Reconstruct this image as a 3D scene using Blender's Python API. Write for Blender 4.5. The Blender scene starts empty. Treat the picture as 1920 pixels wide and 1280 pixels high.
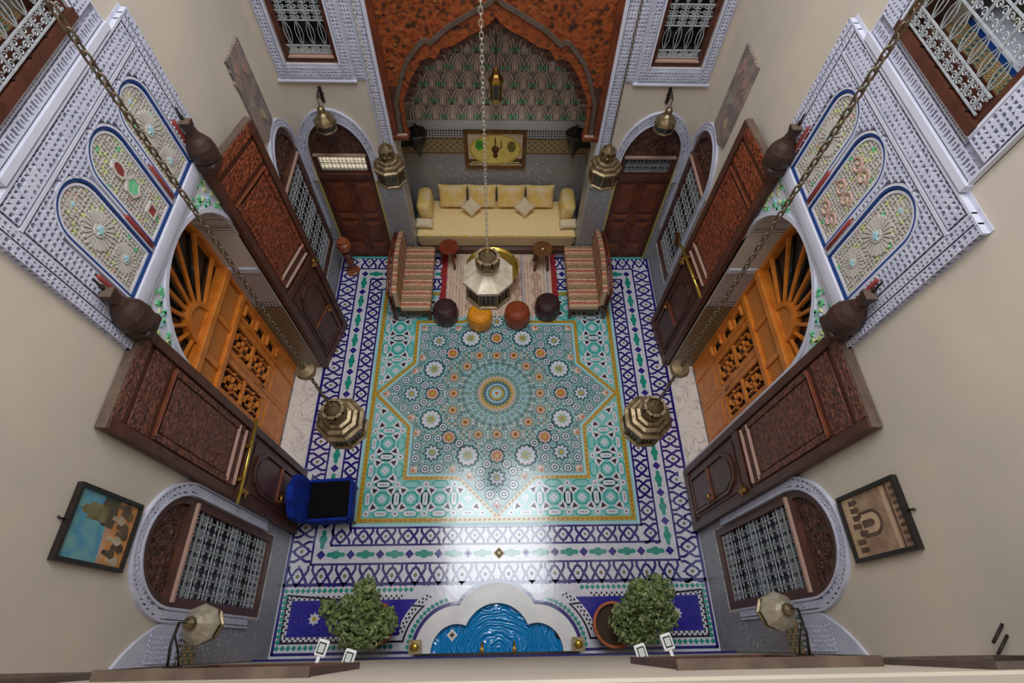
import bpy, bmesh, math, random
from mathutils import Matrix, Vector
PI = math.pi
rnd = random.Random(11)
scene = bpy.context.scene
col = scene.collection

def S(r, g, b):
    f = lambda c: (c / 255 / 12.92) if c <= 10 else ((c / 255 + .055) / 1.055) ** 2.4
    return (f(r), f(g), f(b), 1.0)

# ---------------------------------------------------------------- camera
CAM = Vector((0.016, -3.801, 8.313))
PITCH, YAW, ROLL, FPX = 1.04238245, -0.0546063772, 0.0451204874, 980.088
d0 = Vector((0, math.cos(PITCH), -math.sin(PITCH)))
u0 = Vector((0, math.sin(PITCH), math.cos(PITCH)))
r0 = Vector((1, 0, 0))
RY = Matrix.Rotation(YAW, 3, 'Z')
d0, u0, r0 = RY @ d0, RY @ u0, RY @ r0
r1 = r0 * math.cos(ROLL) + u0 * math.sin(ROLL)
u1 = u0 * math.cos(ROLL) - r0 * math.sin(ROLL)
cd = bpy.data.cameras.new('camera')
cd.sensor_fit = 'HORIZONTAL'; cd.sensor_width = 36; cd.lens = FPX / 1920 * 36
cd.clip_start = 0.02; cd.clip_end = 200
cam = bpy.data.objects.new('camera', cd); col.objects.link(cam)
cam.matrix_world = Matrix(((r1.x, u1.x, -d0.x, CAM.x), (r1.y, u1.y, -d0.y, CAM.y), (r1.z, u1.z, -d0.z, CAM.z), (0, 0, 0, 1)))
scene.camera = cam

# ---------------------------------------------------------------- world and exposure
w = bpy.data.worlds.new('sky'); scene.world = w; w.use_nodes = True
w.node_tree.nodes['Background'].inputs[0].default_value = (0.90, 0.95, 1.0, 1)
w.node_tree.nodes['Background'].inputs[1].default_value = 1.0
vs = scene.view_settings
vs.view_transform = 'Standard'; vs.look = 'None'; vs.gamma = 1; vs.use_curve_mapping = False
vs.exposure = 3.3
# daylight comes in through the roof opening: a portal guides the sky sampling
pl = bpy.data.lights.new('roof_portal', 'AREA'); pl.shape = 'RECTANGLE'; pl.size = 3.5; pl.size_y = 4.6
pl.cycles.is_portal = True
po = bpy.data.objects.new('roof_portal', pl); col.objects.link(po); po.location = (0, -.2, 10.98)

# ---------------------------------------------------------------- materials
MATS = {}
def M(name, c, rough=.5, metal=0, c2=None, cs=8, bump=0, bs=40, coat=0, det=3, spec=.5):
    """plain procedural material: noise colour variation + noise bump"""
    if name in MATS: return MATS[name]
    m = bpy.data.materials.new(name); m.use_nodes = True; MATS[name] = m
    nt = m.node_tree; b = nt.nodes['Principled BSDF']
    b.inputs['Base Color'].default_value = c
    b.inputs['Roughness'].default_value = rough; b.inputs['Metallic'].default_value = metal
    b.inputs['Specular IOR Level'].default_value = spec
    if coat: b.inputs['Coat Weight'].default_value = coat; b.inputs['Coat Roughness'].default_value = .08
    tc = nt.nodes.new('ShaderNodeTexCoord')
    if c2:
        n = nt.nodes.new('ShaderNodeTexNoise'); n.inputs['Scale'].default_value = cs; n.inputs['Detail'].default_value = det
        nt.links.new(tc.outputs['Object'], n.inputs['Vector'])
        r = nt.nodes.new('ShaderNodeValToRGB'); r.color_ramp.elements[0].position = .35; r.color_ramp.elements[1].position = .65
        r.color_ramp.elements[0].color = c; r.color_ramp.elements[1].color = c2
        nt.links.new(n.outputs['Fac'], r.inputs[0]); nt.links.new(r.outputs[0], b.inputs['Base Color'])
    if bump:
        n = nt.nodes.new('ShaderNodeTexNoise'); n.inputs['Scale'].default_value = bs; n.inputs['Detail'].default_value = 4
        nt.links.new(tc.outputs['Object'], n.inputs['Vector'])
        bp = nt.nodes.new('ShaderNodeBump'); bp.inputs['Strength'].default_value = bump; bp.inputs['Distance'].default_value = .02
        nt.links.new(n.outputs['Fac'], bp.inputs['Height']); nt.links.new(bp.outputs[0], b.inputs['Normal'])
    return m

def ramp(nt, stops, const=True):
    r = nt.nodes.new('ShaderNodeValToRGB'); cr = r.color_ramp
    cr.interpolation = 'CONSTANT' if const else 'LINEAR'
    while len(cr.elements) < len(stops): cr.elements.new(.5)
    for e, (p, c) in zip(cr.elements, stops): e.position = p; e.color = c
    return r

def lattice_mat(name, cell, stops, rough=.3, rot=0, metric='MANHATTAN', bump=.15, randomness=0, noise=None):
    """small repeating tile figure: 2-D Voronoi without randomness, coloured by distance to the cell centre"""
    if name in MATS: return MATS[name]
    m = bpy.data.materials.new(name); m.use_nodes = True; MATS[name] = m
    nt = m.node_tree; b = nt.nodes['Principled BSDF']; b.inputs['Roughness'].default_value = rough
    tc = nt.nodes.new('ShaderNodeTexCoord'); mp = nt.nodes.new('ShaderNodeMapping')
    mp.inputs['Rotation'].default_value = (0, 0, rot)
    nt.links.new(tc.outputs['Object'], mp.inputs[0])
    v = nt.nodes.new('ShaderNodeTexVoronoi'); v.voronoi_dimensions = '2D'; v.distance = metric
    v.inputs['Scale'].default_value = 1 / cell; v.inputs['Randomness'].default_value = randomness
    nt.links.new(mp.outputs[0], v.inputs['Vector'])
    r = ramp(nt, stops); nt.links.new(v.outputs['Distance'], r.inputs[0])
    out = r.outputs[0]
    if noise:
        n = nt.nodes.new('ShaderNodeTexNoise'); n.inputs['Scale'].default_value = noise[0]
        nt.links.new(tc.outputs['Object'], n.inputs['Vector'])
        mx = nt.nodes.new('ShaderNodeMix'); mx.data_type = 'RGBA'; mx.inputs[7].default_value = noise[1]
        rr = ramp(nt, [(.4, (0, 0, 0, 1)), (.65, (.7, .7, .7, 1))], False)
        nt.links.new(n.outputs['Fac'], rr.inputs[0]); nt.links.new(rr.outputs[0], mx.inputs[0])
        nt.links.new(out, mx.inputs[6]); out = mx.outputs[2]
    nt.links.new(out, b.inputs['Base Color'])
    if bump:
        bp = nt.nodes.new('ShaderNodeBump'); bp.inputs['Strength'].default_value = bump; bp.inputs['Distance'].default_value = .01
        nt.links.new(v.outputs['Distance'], bp.inputs['Height']); nt.links.new(bp.outputs[0], b.inputs['Normal'])
    return m

def carved_mat(name, c, c2, scale=26, strength=.9, rough=.5, c3=None):
    """fine carved wood: two Voronoi layers drive the relief, wood tone varies with noise"""
    if name in MATS: return MATS[name]
    m = bpy.data.materials.new(name); m.use_nodes = True; MATS[name] = m
    nt = m.node_tree; b = nt.nodes['Principled BSDF']; b.inputs['Roughness'].default_value = rough
    tc = nt.nodes.new('ShaderNodeTexCoord')
    v = nt.nodes.new('ShaderNodeTexVoronoi'); v.feature = 'SMOOTH_F1'; v.inputs['Scale'].default_value = scale
    n = nt.nodes.new('ShaderNodeTexNoise'); n.inputs['Scale'].default_value = scale * .8; n.inputs['Detail'].default_value = 5
    for x in (v, n): nt.links.new(tc.outputs['Object'], x.inputs['Vector'])
    ad = nt.nodes.new('ShaderNodeMath'); ad.operation = 'ADD'
    nt.links.new(v.outputs['Distance'], ad.inputs[0]); nt.links.new(n.outputs['Fac'], ad.inputs[1])
    st = [(.35, c), (.65, c2)] if not c3 else [(.3, c), (.5, c2), (.68, c3)]
    r = ramp(nt, st, False); nt.links.new(n.outputs['Fac'], r.inputs[0]); nt.links.new(r.outputs[0], b.inputs['Base Color'])
    bp = nt.nodes.new('ShaderNodeBump'); bp.inputs['Strength'].default_value = strength; bp.inputs['Distance'].default_value = .03
    nt.links.new(ad.outputs[0], bp.inputs['Height']); nt.links.new(bp.outputs[0], b.inputs['Normal'])
    return m

def stripe_mat(name, axis, period, stops, rough=.9, noise_c=None, bump=.3):
    """woven stripes along one object axis"""
    if name in MATS: return MATS[name]
    m = bpy.data.materials.new(name); m.use_nodes = True; MATS[name] = m
    nt = m.node_tree; b = nt.nodes['Principled BSDF']; b.inputs['Roughness'].default_value = rough
    b.inputs['Specular IOR Level'].default_value = .1
    tc = nt.nodes.new('ShaderNodeTexCoord'); sp = nt.nodes.new('ShaderNodeSeparateXYZ')
    nt.links.new(tc.outputs['Object'], sp.inputs[0])
    mu = nt.nodes.new('ShaderNodeMath'); mu.operation = 'MULTIPLY'; mu.inputs[1].default_value = 1 / period
    nt.links.new(sp.outputs[axis], mu.inputs[0])
    fr = nt.nodes.new('ShaderNodeMath'); fr.operation = 'FRACT'; nt.links.new(mu.outputs[0], fr.inputs[0])
    r = ramp(nt, stops); nt.links.new(fr.outputs[0], r.inputs[0]); out = r.outputs[0]
    if noise_c:
        n = nt.nodes.new('ShaderNodeTexNoise'); n.inputs['Scale'].default_value = noise_c[0]
        nt.links.new(tc.outputs['Object'], n.inputs['Vector'])
        mx = nt.nodes.new('ShaderNodeMix'); mx.data_type = 'RGBA'; mx.inputs[7].default_value = noise_c[1]
        rr = ramp(nt, [(.45, (0, 0, 0, 1)), (.6, (.8, .8, .8, 1))], False)
        nt.links.new(n.outputs['Fac'], rr.inputs[0]); nt.links.new(rr.outputs[0], mx.inputs[0])
        nt.links.new(out, mx.inputs[6]); out = mx.outputs[2]
    nt.links.new(out, b.inputs['Base Color'])
    n = nt.nodes.new('ShaderNodeTexNoise'); n.inputs['Scale'].default_value = 90
    nt.links.new(tc.outputs['Object'], n.inputs['Vector'])
    bp = nt.nodes.new('ShaderNodeBump'); bp.inputs['Strength'].default_value = bump; bp.inputs['Distance'].default_value = .01
    nt.links.new(n.outputs['Fac'], bp.inputs['Height']); nt.links.new(bp.outputs[0], b.inputs['Normal'])
    return m

PLASTER = M('plaster', S(208, 196, 180), .9, c2=S(196, 186, 174), cs=.9, bump=.08, bs=30, spec=.15)
STUCCO = M('stucco_white', S(204, 205, 222), .8, c2=S(190, 192, 212), cs=5, bump=.1, bs=60, spec=.2)
STUCCO_C = M('stucco_cream', S(206, 200, 192), .8, c2=S(190, 184, 178), cs=9, bump=.15, bs=60, spec=.2)
WHITE = M('white_paint', S(212, 213, 228), .6, c2=S(202, 203, 220), cs=3)
BLUE_P = M('blue_paint', S(20, 62, 132), .45)
RED_P = M('red_paint', S(150, 62, 55), .6, c2=S(130, 48, 44), cs=30)
GREEN_P = M('green_paint', S(70, 190, 130), .6, c2=S(130, 205, 150), cs=30)
YELLOW_P = M('yellow_green_paint', S(205, 212, 130), .6, c2=S(190, 205, 160), cs=30)
WOOD = M('dark_wood', S(92, 52, 38), .42, c2=S(72, 40, 30), cs=7, bump=.15, bs=50)
WOOD2 = M('red_brown_wood', S(128, 66, 38), .4, c2=S(100, 50, 30), cs=5, bump=.12, bs=40)
WOOD_TOP = M('aged_wood', S(110, 92, 78), .8, c2=S(88, 70, 58), cs=6, bump=.2, bs=50)
CARVED = carved_mat('carved_wood', S(74, 42, 32), S(132, 80, 62), 30, .9)
CARVED_D = carved_mat('carved_dark_wood', S(58, 34, 28), S(104, 66, 54), 18, 1.0)
CARVED_R = carved_mat('carved_red_wood', S(96, 40, 22), S(156, 78, 44), 28, .9)
PAINTED = carved_mat('painted_cedar', S(46, 32, 22), S(150, 74, 28), 13, .5, .5, S(104, 44, 22))
CEDAR = M('cedar_trim', S(116, 56, 28), .45, c2=S(92, 42, 22), cs=4, bump=.15, bs=40)
CEDAR_D = M('cedar_dark', S(84, 44, 28), .5, c2=S(60, 34, 24), cs=9, bump=.2, bs=40)
GREYTRIM = M('grey_brown_trim', S(98, 84, 74), .6, c2=S(84, 68, 58), cs=10)
ORANGE = M('orange_pine', S(226, 138, 52), .38, c2=S(206, 116, 36), cs=6, bump=.1, bs=30)
ORANGE_L = lattice_mat('orange_lattice', .03, [(0, S(120, 66, 22)), (.3, S(222, 140, 60))], .5, metric='EUCLIDEAN', bump=.4)
IRON = M('wrought_iron', S(186, 190, 194), .5, .1, c2=S(160, 166, 172), cs=20)
IRON_D = M('dark_iron', S(46, 40, 36), .55, .4)
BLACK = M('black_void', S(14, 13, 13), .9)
GLASS_D = M('dark_glass', S(22, 30, 32), .12, spec=.6)
BRASS = M('brass', S(184, 144, 76), .32, .85, c2=S(156, 116, 56), cs=14, bump=.1, bs=60)
BRASS_B = M('bright_brass', S(232, 200, 96), .22, .85, c2=S(210, 172, 70), cs=10)
BRONZE = M('aged_bronze', S(150, 132, 102), .38, .7, c2=S(104, 88, 64), cs=12, bump=.15, bs=40)
BRONZE_L = M('pale_bronze', S(204, 194, 176), .45, .4, c2=S(172, 160, 138), cs=10, bump=.12, bs=40)
ZELLIGE = lattice_mat('grey_zellige', .066, [(0, S(222, 222, 216)), (.16, S(78, 84, 108)), (.32, S(168, 170, 176)), (.52, S(108, 112, 126)), (.68, S(186, 186, 188))], .35, PI / 4, randomness=.55, noise=(1.4, S(150, 146, 144)))
ZELLIGE_B = lattice_mat('brown_zellige', .07, [(0, S(206, 196, 160)), (.16, S(60, 50, 40)), (.4, S(150, 126, 84)), (.62, S(84, 74, 58))], .35, PI / 4)
ZELLIGE_M = lattice_mat('mixed_zellige', .085, [(0, S(206, 186, 120)), (.2, S(146, 84, 66)), (.38, S(176, 160, 106)), (.58, S(102, 122, 104)), (.8, S(84, 80, 88))], .35, PI / 4)
CHECK_D = lattice_mat('merlon_zellige', .05, [(0, S(60, 62, 76)), (.48, S(200, 200, 204))], .4)
MARBLE = M('white_marble', S(232, 230, 228), .28, c2=S(214, 212, 212), cs=4, bump=.02)
# ---------------------------------------------------------------- mesh building helpers
class MB:
    def __init__(s): s.v, s.f, s.mi, s.sm = [], [], [], []; s.X = None
    def add(s, vs, fs, mi=0, smooth=False):
        o = len(s.v)
        s.v += [tuple(s.X @ Vector(p)) for p in vs] if s.X is not None else [tuple(p) for p in vs]
        for f in fs: s.f.append([o + i for i in f]); s.mi.append(mi); s.sm.append(smooth)
        return s
    def box(s, x0, x1, y0, y1, z0, z1, mi=0):
        return s.add([(x0, y0, z0), (x1, y0, z0), (x1, y1, z0), (x0, y1, z0), (x0, y0, z1), (x1, y0, z1), (x1, y1, z1), (x0, y1, z1)],
                     [(0, 3, 2, 1), (4, 5, 6, 7), (0, 1, 5, 4), (1, 2, 6, 5), (2, 3, 7, 6), (3, 0, 4, 7)], mi)
    def rbox(s, x0, x1, y0, y1, z0, z1, r=.02, seg=2, mi=0, smooth=True):
        bm = bmesh.new(); bmesh.ops.create_cube(bm, size=1)
        for v in bm.verts: v.co = Vector(((x0 + x1) / 2 + v.co.x * (x1 - x0), (y0 + y1) / 2 + v.co.y * (y1 - y0), (z0 + z1) / 2 + v.co.z * (z1 - z0)))
        r = min(r, .49 * min(x1 - x0, y1 - y0, z1 - z0))
        bmesh.ops.bevel(bm, geom=bm.edges[:], offset=r, segments=seg, profile=.5, affect='EDGES')
        bm.verts.index_update()
        s.add([v.co[:] for v in bm.verts], [[v.index for v in f.verts] for f in bm.faces], mi, smooth); bm.free(); return s
    def prism(s, poly, z0, z1, mi=0, bottom=True, side_mi=None):
        n = len(poly)
        a = sum(poly[i][0] * poly[(i + 1) % n][1] - poly[(i + 1) % n][0] * poly[i][1] for i in range(n))
        if a < 0: poly = poly[::-1]
        vs = [(x, y, z0) for x, y in poly] + [(x, y, z1) for x, y in poly]
        s.add(vs, [list(range(n, 2 * n))] + ([list(range(n - 1, -1, -1))] if bottom else []), mi)
        s.add(vs, [(i, (i + 1) % n, n + (i + 1) % n, n + i) for i in range(n)], mi if side_mi is None else side_mi); return s
    def ring(s, outer, inner, z0, z1, mi=0):
        """flat band between two outlines of equal point count (open or closed handled by caller)"""
        n = len(outer); vs = []
        for z in (z0, z1): vs += [(x, y, z) for x, y in outer] + [(x, y, z) for x, y in inner]
        fs = []
        for i in range(n - 1):
            j = i + 1
            fs += [(2 * n + i, 2 * n + j, 3 * n + j, 3 * n + i), (i, n + i, n + j, j), (i, j, 2 * n + j, 2 * n + i), (n + j, n + i, 3 * n + i, 3 * n + j)]
        e = n - 1
        fs += [(0, 2 * n, 3 * n, n), (e, n + e, 3 * n + e, 2 * n + e)]
        return s.add(vs, fs, mi)
    def ribbon(s, path, w, z0, z1, mi=0, closed=False):
        P = [Vector(p[:2]) for p in path]; n = len(P); A, B = [], []
        for i in range(n):
            p = P[(i - 1) % n] if (closed or i > 0) else P[i]; q = P[(i + 1) % n] if (closed or i < n - 1) else P[i]
            t1 = (P[i] - p); t2 = (q - P[i])
            if t1.length < 1e-9: t1 = t2
            if t2.length < 1e-9: t2 = t1
            t1.normalize(); t2.normalize(); t = t1 + t2
            if t.length < 1e-6: t = t1.copy()
            t.normalize(); nn = Vector((-t.y, t.x)); k = 1 / max(.45, nn.dot(Vector((-t1.y, t1.x))))
            A.append(P[i] + nn * w / 2 * k); B.append(P[i] - nn * w / 2 * k)
        if closed: A.append(A[0]); B.append(B[0])
        return s.ring([(a.x, a.y) for a in B], [(a.x, a.y) for a in A], z0, z1, mi)
    def tube(s, path, r, n=6, mi=0, closed=False, smooth=True, caps=True):
        P = [Vector(p) for p in path]; k = len(P); vs, fs = [], []; up = None
        for i in range(k):
            a = P[(i - 1) % k] if (closed or i) else P[i]; b = P[(i + 1) % k] if (closed or i < k - 1) else P[i]
            t = (b - a).normalized()
            if up is None: up = t.orthogonal().normalized()
            else: up = (up - t * up.dot(t)); up = up.normalized() if up.length > 1e-6 else t.orthogonal().normalized()
            sd = t.cross(up); rr = r[i] if isinstance(r, (list, tuple)) else r
            for j in range(n):
                an = 2 * PI * j / n; vs.append(P[i] + (up * math.cos(an) + sd * math.sin(an)) * rr)
        for i in range(k if closed else k - 1):
            for j in range(n):
                a = i * n + j; b = i * n + (j + 1) % n; i2 = (i + 1) % k
                fs.append((a, b, i2 * n + (j + 1) % n, i2 * n + j))
        if caps and not closed: fs += [list(range(n - 1, -1, -1)), list(range((k - 1) * n, k * n))]
        return s.add(vs, fs, mi, smooth)
    def lathe(s, prof, n=16, c=(0, 0, 0), mi=0, smooth=True, rot=0, mis=None):
        vs = []
        for r, z in prof:
            for j in range(n):
                a = 2 * PI * j / n + rot; vs.append((c[0] + r * math.cos(a), c[1] + r * math.sin(a), c[2] + z))
        for i in range(len(prof) - 1):
            fs = [(i * n + j, i * n + (j + 1) % n, (i + 1) * n + (j + 1) % n, (i + 1) * n + j) for j in range(n)]
            o = len(s.v)
            s.add(vs[i * n:(i + 2) * n], [[a - i * n for a in f] for f in fs], mis[i] if mis else mi, smooth)
        if prof[0][0] > 1e-4: s.add(vs[:n], [list(range(n - 1, -1, -1))], mis[0] if mis else mi)
        if prof[-1][0] > 1e-4: s.add(vs[-n:], [list(range(n))], mis[-1] if mis else mi)
        return s
    def plate(s, outer, holes, z0, z1, mi=0, edge_mi=None, back=True):
        """flat board with holes (outlines as point lists)"""
        for z, flip in ((z1, False),) + (((z0, True),) if back else ()):
            bm = bmesh.new(); ed = []
            for lp in [outer] + holes:
                vv = [bm.verts.new((x, y, z)) for x, y in lp]
                ed += [bm.edges.new((vv[i], vv[(i + 1) % len(vv)])) for i in range(len(vv))]
            bmesh.ops.triangle_fill(bm, use_beauty=True, edges=ed, normal=(0, 0, 1))
            bm.verts.index_update(); fs = []
            for f in bm.faces:
                ids = [v.index for v in f.verts]
                up = f.normal.z if f.normal.length > 0 else 1
                f.normal_update(); up = f.normal.z
                if (up < 0) != flip: ids.reverse()
                fs.append(ids)
            s.add([v.co[:] for v in bm.verts], fs, mi); bm.free()
        for k, lp in enumerate([outer] + holes):
            n = len(lp); a = sum(lp[i][0] * lp[(i + 1) % n][1] - lp[(i + 1) % n][0] * lp[i][1] for i in range(n))
            L = lp if (a > 0) == (k == 0) else lp[::-1]
            vs = [(x, y, z0) for x, y in L] + [(x, y, z1) for x, y in L]
            s.add(vs, [(i, (i + 1) % n, n + (i + 1) % n, n + i) for i in range(n)], mi if edge_mi is None else edge_mi)
        return s
    def mesh(s, name, mats):
        me = bpy.data.meshes.new(name); me.from_pydata(s.v, [], s.f)
        for m in mats: me.materials.append(m)
        me.polygons.foreach_set('material_index', s.mi); me.polygons.foreach_set('use_smooth', s.sm)
        me.update(); return me
    def build(s, name, mats, parent=None, X=None, kind=None):
        if not isinstance(mats, (list, tuple)): mats = [mats]
        return link(name, s.mesh(name, mats), parent, X, kind)

def link(name, me, parent=None, X=None, kind=None):
    o = bpy.data.objects.new(name, me); col.objects.link(o)
    if parent is not None: o.parent = parent
    if X is not None: o.matrix_basis = X
    if kind: o['kind'] = kind
    return o
def tag(o, label, cat=None, group=None, kind=None):
    o['label'] = label
    if cat: o['category'] = cat
    if group: o['group'] = group
    if kind: o['kind'] = kind
    return o
def thing(name, label, cat, X=None, group=None, kind=None):
    o = bpy.data.objects.new(name, None); col.objects.link(o); o.empty_display_size = .05
    if X is not None: o.matrix_basis = X
    return tag(o, label, cat, group, kind)
def copy_tree(o, parent=None, X=None):
    c = o.copy(); col.objects.link(c); c.parent = parent
    if X is not None: c.matrix_basis = X
    for ch in list(o.children): copy_tree(ch, c)
    return c
def T(x, y, z, rz=0, s=1):
    return Matrix.Translation((x, y, z)) @ Matrix.Rotation(rz, 4, 'Z') @ Matrix.Scale(s, 4)
def frame(U, V, W, o):
    return Matrix(((U[0], V[0], W[0], o[0]), (U[1], V[1], W[1], o[1]), (U[2], V[2], W[2], o[2]), (0, 0, 0, 1)))
WX = 3.1; WB = 3.0; WN = -3.92; ZT = 11.0; YC = -.4
# wall frames: local x runs along the wall, y is up, z comes out into the courtyard
FL = lambda y, z=0, out=0: frame((0, 1, 0), (0, 0, 1), (1, 0, 0), (-WX + out, y, z))
FR = lambda y, z=0, out=0: frame((0, -1, 0), (0, 0, 1), (-1, 0, 0), (WX - out, y, z))
FB = lambda x, z=0, out=0: frame((1, 0, 0), (0, 0, 1), (0, -1, 0), (x, WB - out, z))
FN = lambda x, z=0, out=0: frame((-1, 0, 0), (0, 0, 1), (0, 1, 0), (x, WN + out, z))
def arc(cx, cy, rx, ry, a0, a1, n):
    return [(cx + rx * math.cos(a0 + (a1 - a0) * i / n), cy + ry * math.sin(a0 + (a1 - a0) * i / n)) for i in range(n + 1)]
def arch_outline(hw, v0, vs, top, n=16):
    """closed outline: straight sides from v0 to the springing vs, then a half ellipse up to top"""
    return [(-hw, v0), (hw, v0)] + arc(0, vs, hw, top - vs, 0, PI, n)
def arch_path(hw, v0, vs, top, n=16):
    return [(hw, v0)] + arc(0, vs, hw, top - vs, 0, PI, n) + [(-hw, v0)]
def star_poly(n, r, ri, rot=0):
    return [((r if k % 2 == 0 else ri) * math.cos(rot + PI * k / n), (r if k % 2 == 0 else ri) * math.sin(rot + PI * k / n)) for k in range(2 * n)]
def ngon(n, r, rot=0): return [(r * math.cos(rot + 2 * PI * k / n), r * math.sin(rot + 2 * PI * k / n)) for k in range(n)]
def pierced(mb, u0, u1, v0, v1, cu, cv, z0, z1, fn=None, ok=None, mi=0):
    """openwork stucco: a grid of small squares, each with a hole through it down to z0"""
    nu = max(1, round((u1 - u0) / cu)); nv = max(1, round((v1 - v0) / cv)); cu = (u1 - u0) / nu; cv = (v1 - v0) / nv
    for i in range(nu):
        for j in range(nv):
            cx = u0 + (i + .5) * cu; cy = v0 + (j + .5) * cv
            if ok and not ok(cx, cy): continue
            sq = [(cu / 2, 0), (cu / 2, cv / 2), (0, cv / 2), (-cu / 2, cv / 2), (-cu / 2, 0), (-cu / 2, -cv / 2), (0, -cv / 2), (cu / 2, -cv / 2)]
            rr = fn(i, j) if fn else ((.40, .26) if (i + j) % 2 else (.22, .30))
            h = [((rr[0] if k % 2 == 0 else rr[1]) * cu * math.cos(PI * k / 4) * (1 if k % 2 == 0 else 1.2), (rr[0] if k % 2 == 0 else rr[1]) * cv * math.sin(PI * k / 4) * (1 if k % 2 == 0 else 1.2)) for k in range(8)]
            vs = [(cx + x, cy + y, z1) for x, y in sq] + [(cx + x, cy + y, z1) for x, y in h] + [(cx + x, cy + y, z0) for x, y in h]
            fs = []
            for k in range(8):
                l = (k + 1) % 8
                fs += [(k, l, 8 + l, 8 + k), (8 + k, 8 + l, 16 + l, 16 + k)]
            mb.add(vs, fs, mi)
    return mb
def wiggly(i, j):
    r = random.Random(i * 131 + j * 17)
    return (r.uniform(.16, .5), r.uniform(.14, .44))
def scroll(mb, r, tr, z=0, turns=1.4, n=14, flip=1, c=(0, 0)):
    """one iron spiral"""
    pts = []
    for i in range(n + 1):
        t = i / n; a = t * turns * 2 * PI; q = r * (1 - .82 * t)
        pts.append((c[0] + flip * (q * math.cos(a) - r * .0), c[1] + q * math.sin(a), z))
    return mb.tube(pts, tr, 4, smooth=False, caps=False)
# ================================================================ THE SETTING
def structure(o, label, cat): return tag(o, label, cat, kind='structure')
ARCH = arch_outline(.92, 0, 3.45, 4.38, 20)
def shift(poly, du, dv=0): return [(x + du, y + dv) for x, y in poly]
def side_wall(name, F, sgn, label):
    # sgn: local u = sgn * (y - YC)
    ys = sorted((sgn * (WN - .1 - YC), sgn * (WB + .5 - YC)))
    outer = [(ys[0], -.2), (ys[1], -.2), (ys[1], ZT), (ys[0], ZT)]
    holes = [ARCH, [(-.6, 6.15), (.6, 6.15), (.6, 7.9), (-.6, 7.9)]]
    for yc in (-2.93, 2.42): holes.append(shift(arch_outline(.5, .6, 2.75, 3.41, 14), sgn * (yc - YC)))
    o = MB().plate(outer, holes, -.45, 0).build(name, PLASTER, None, F(YC))
    structure(o, label, 'wall')
    return o
wl = side_wall('wall_left', FL, 1, 'tall cream plaster wall beside the blue chair')
wr = side_wall('wall_right', FR, -1, 'tall cream plaster wall with the sepia picture on it')
DOORB = arch_outline(.47, 0, 2.45, 3.2, 16)
nb = 1.58
bh = [[(-nb, 0.0), (nb, 0.0), (nb, 5.25), (-nb, 5.25)]]
for x in (-2.5, 2.5): bh.append(shift(DOORB, x, .001))
for x in (-2.455, 2.455): bh.append([(x - .355, 4.07), (x + .355, 4.07), (x + .355, 6.2), (x - .355, 6.2)])
wb = MB().plate([(-WX - .45, -.2), (WX + .45, -.2), (WX + .45, ZT), (-WX - .45, ZT)], bh, -.35, 0).build('wall_back', PLASTER, None, FB(0))
structure(wb, 'cream plaster wall around the sofa niche and two arched doors', 'wall')
wn = MB().box(-WX - .45, WX + .45, -.2, ZT, -.4, 0).build('wall_front', PLASTER, None, FN(0))
structure(wn, 'cream plaster wall dropping straight down behind the basin', 'wall')
ce = MB().plate([(-3.6, -4.4), (3.6, -4.4), (3.6, 3.6), (-3.6, 3.6)], [[(-1.75, -2.5), (1.75, -2.5), (1.75, 2.1), (-1.75, 2.1)]], 0, .25).build('ceiling', PLASTER, None, T(0, 0, ZT))
structure(ce, 'roof slab with square light well open to the sky', 'ceiling')

# ---- floor and its inlaid tile work
TILE_W = M('tile_white', S(226, 224, 232), .14, c2=S(212, 210, 222), cs=18, bump=.06, bs=9, spec=.9)
TILE_N = M('tile_cobalt', S(30, 26, 106), .12, c2=S(42, 36, 126), cs=25, bump=.06, bs=9, spec=.9)
TILE_T = M('tile_teal', S(32, 160, 142), .12, c2=S(26, 140, 126), cs=25, bump=.06, bs=9, spec=.9)
TILE_TQ = M('tile_turquoise', S(96, 190, 186), .14, c2=S(82, 176, 172), cs=12, bump=.06, bs=9, spec=.9)
TILE_G = M('tile_sage', S(128, 166, 160), .16, c2=S(112, 152, 148), cs=14, bump=.06, bs=9, spec=.9)
TILE_Y = M('tile_ochre', S(196, 170, 52), .15, c2=S(176, 148, 40), cs=20, bump=.06, bs=9, spec=.9)
TILE_W2 = M('tile_pale_sage', S(170, 196, 190), .15)
TILE_K = M('tile_black', S(36, 30, 34), .15)
TILE_C = M('tile_pale_cyan', S(166, 212, 222), .15)
TILE_O = M('tile_rust', S(186, 106, 58), .15)
TILE_P = M('tile_pink', S(214, 180, 164), .15)
TILE_S = M('tile_slate_blue', S(78, 112, 128), .15)
TILE_D = M('tile_deep_teal', S(48, 98, 100), .15)
fl = MB().box(-3.7, 3.7, -4.3, 4.6, -.2, 0).build('floor', TILE_W)
structure(fl, 'white glazed courtyard floor inlaid with blue and teal zellige', 'floor')

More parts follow.
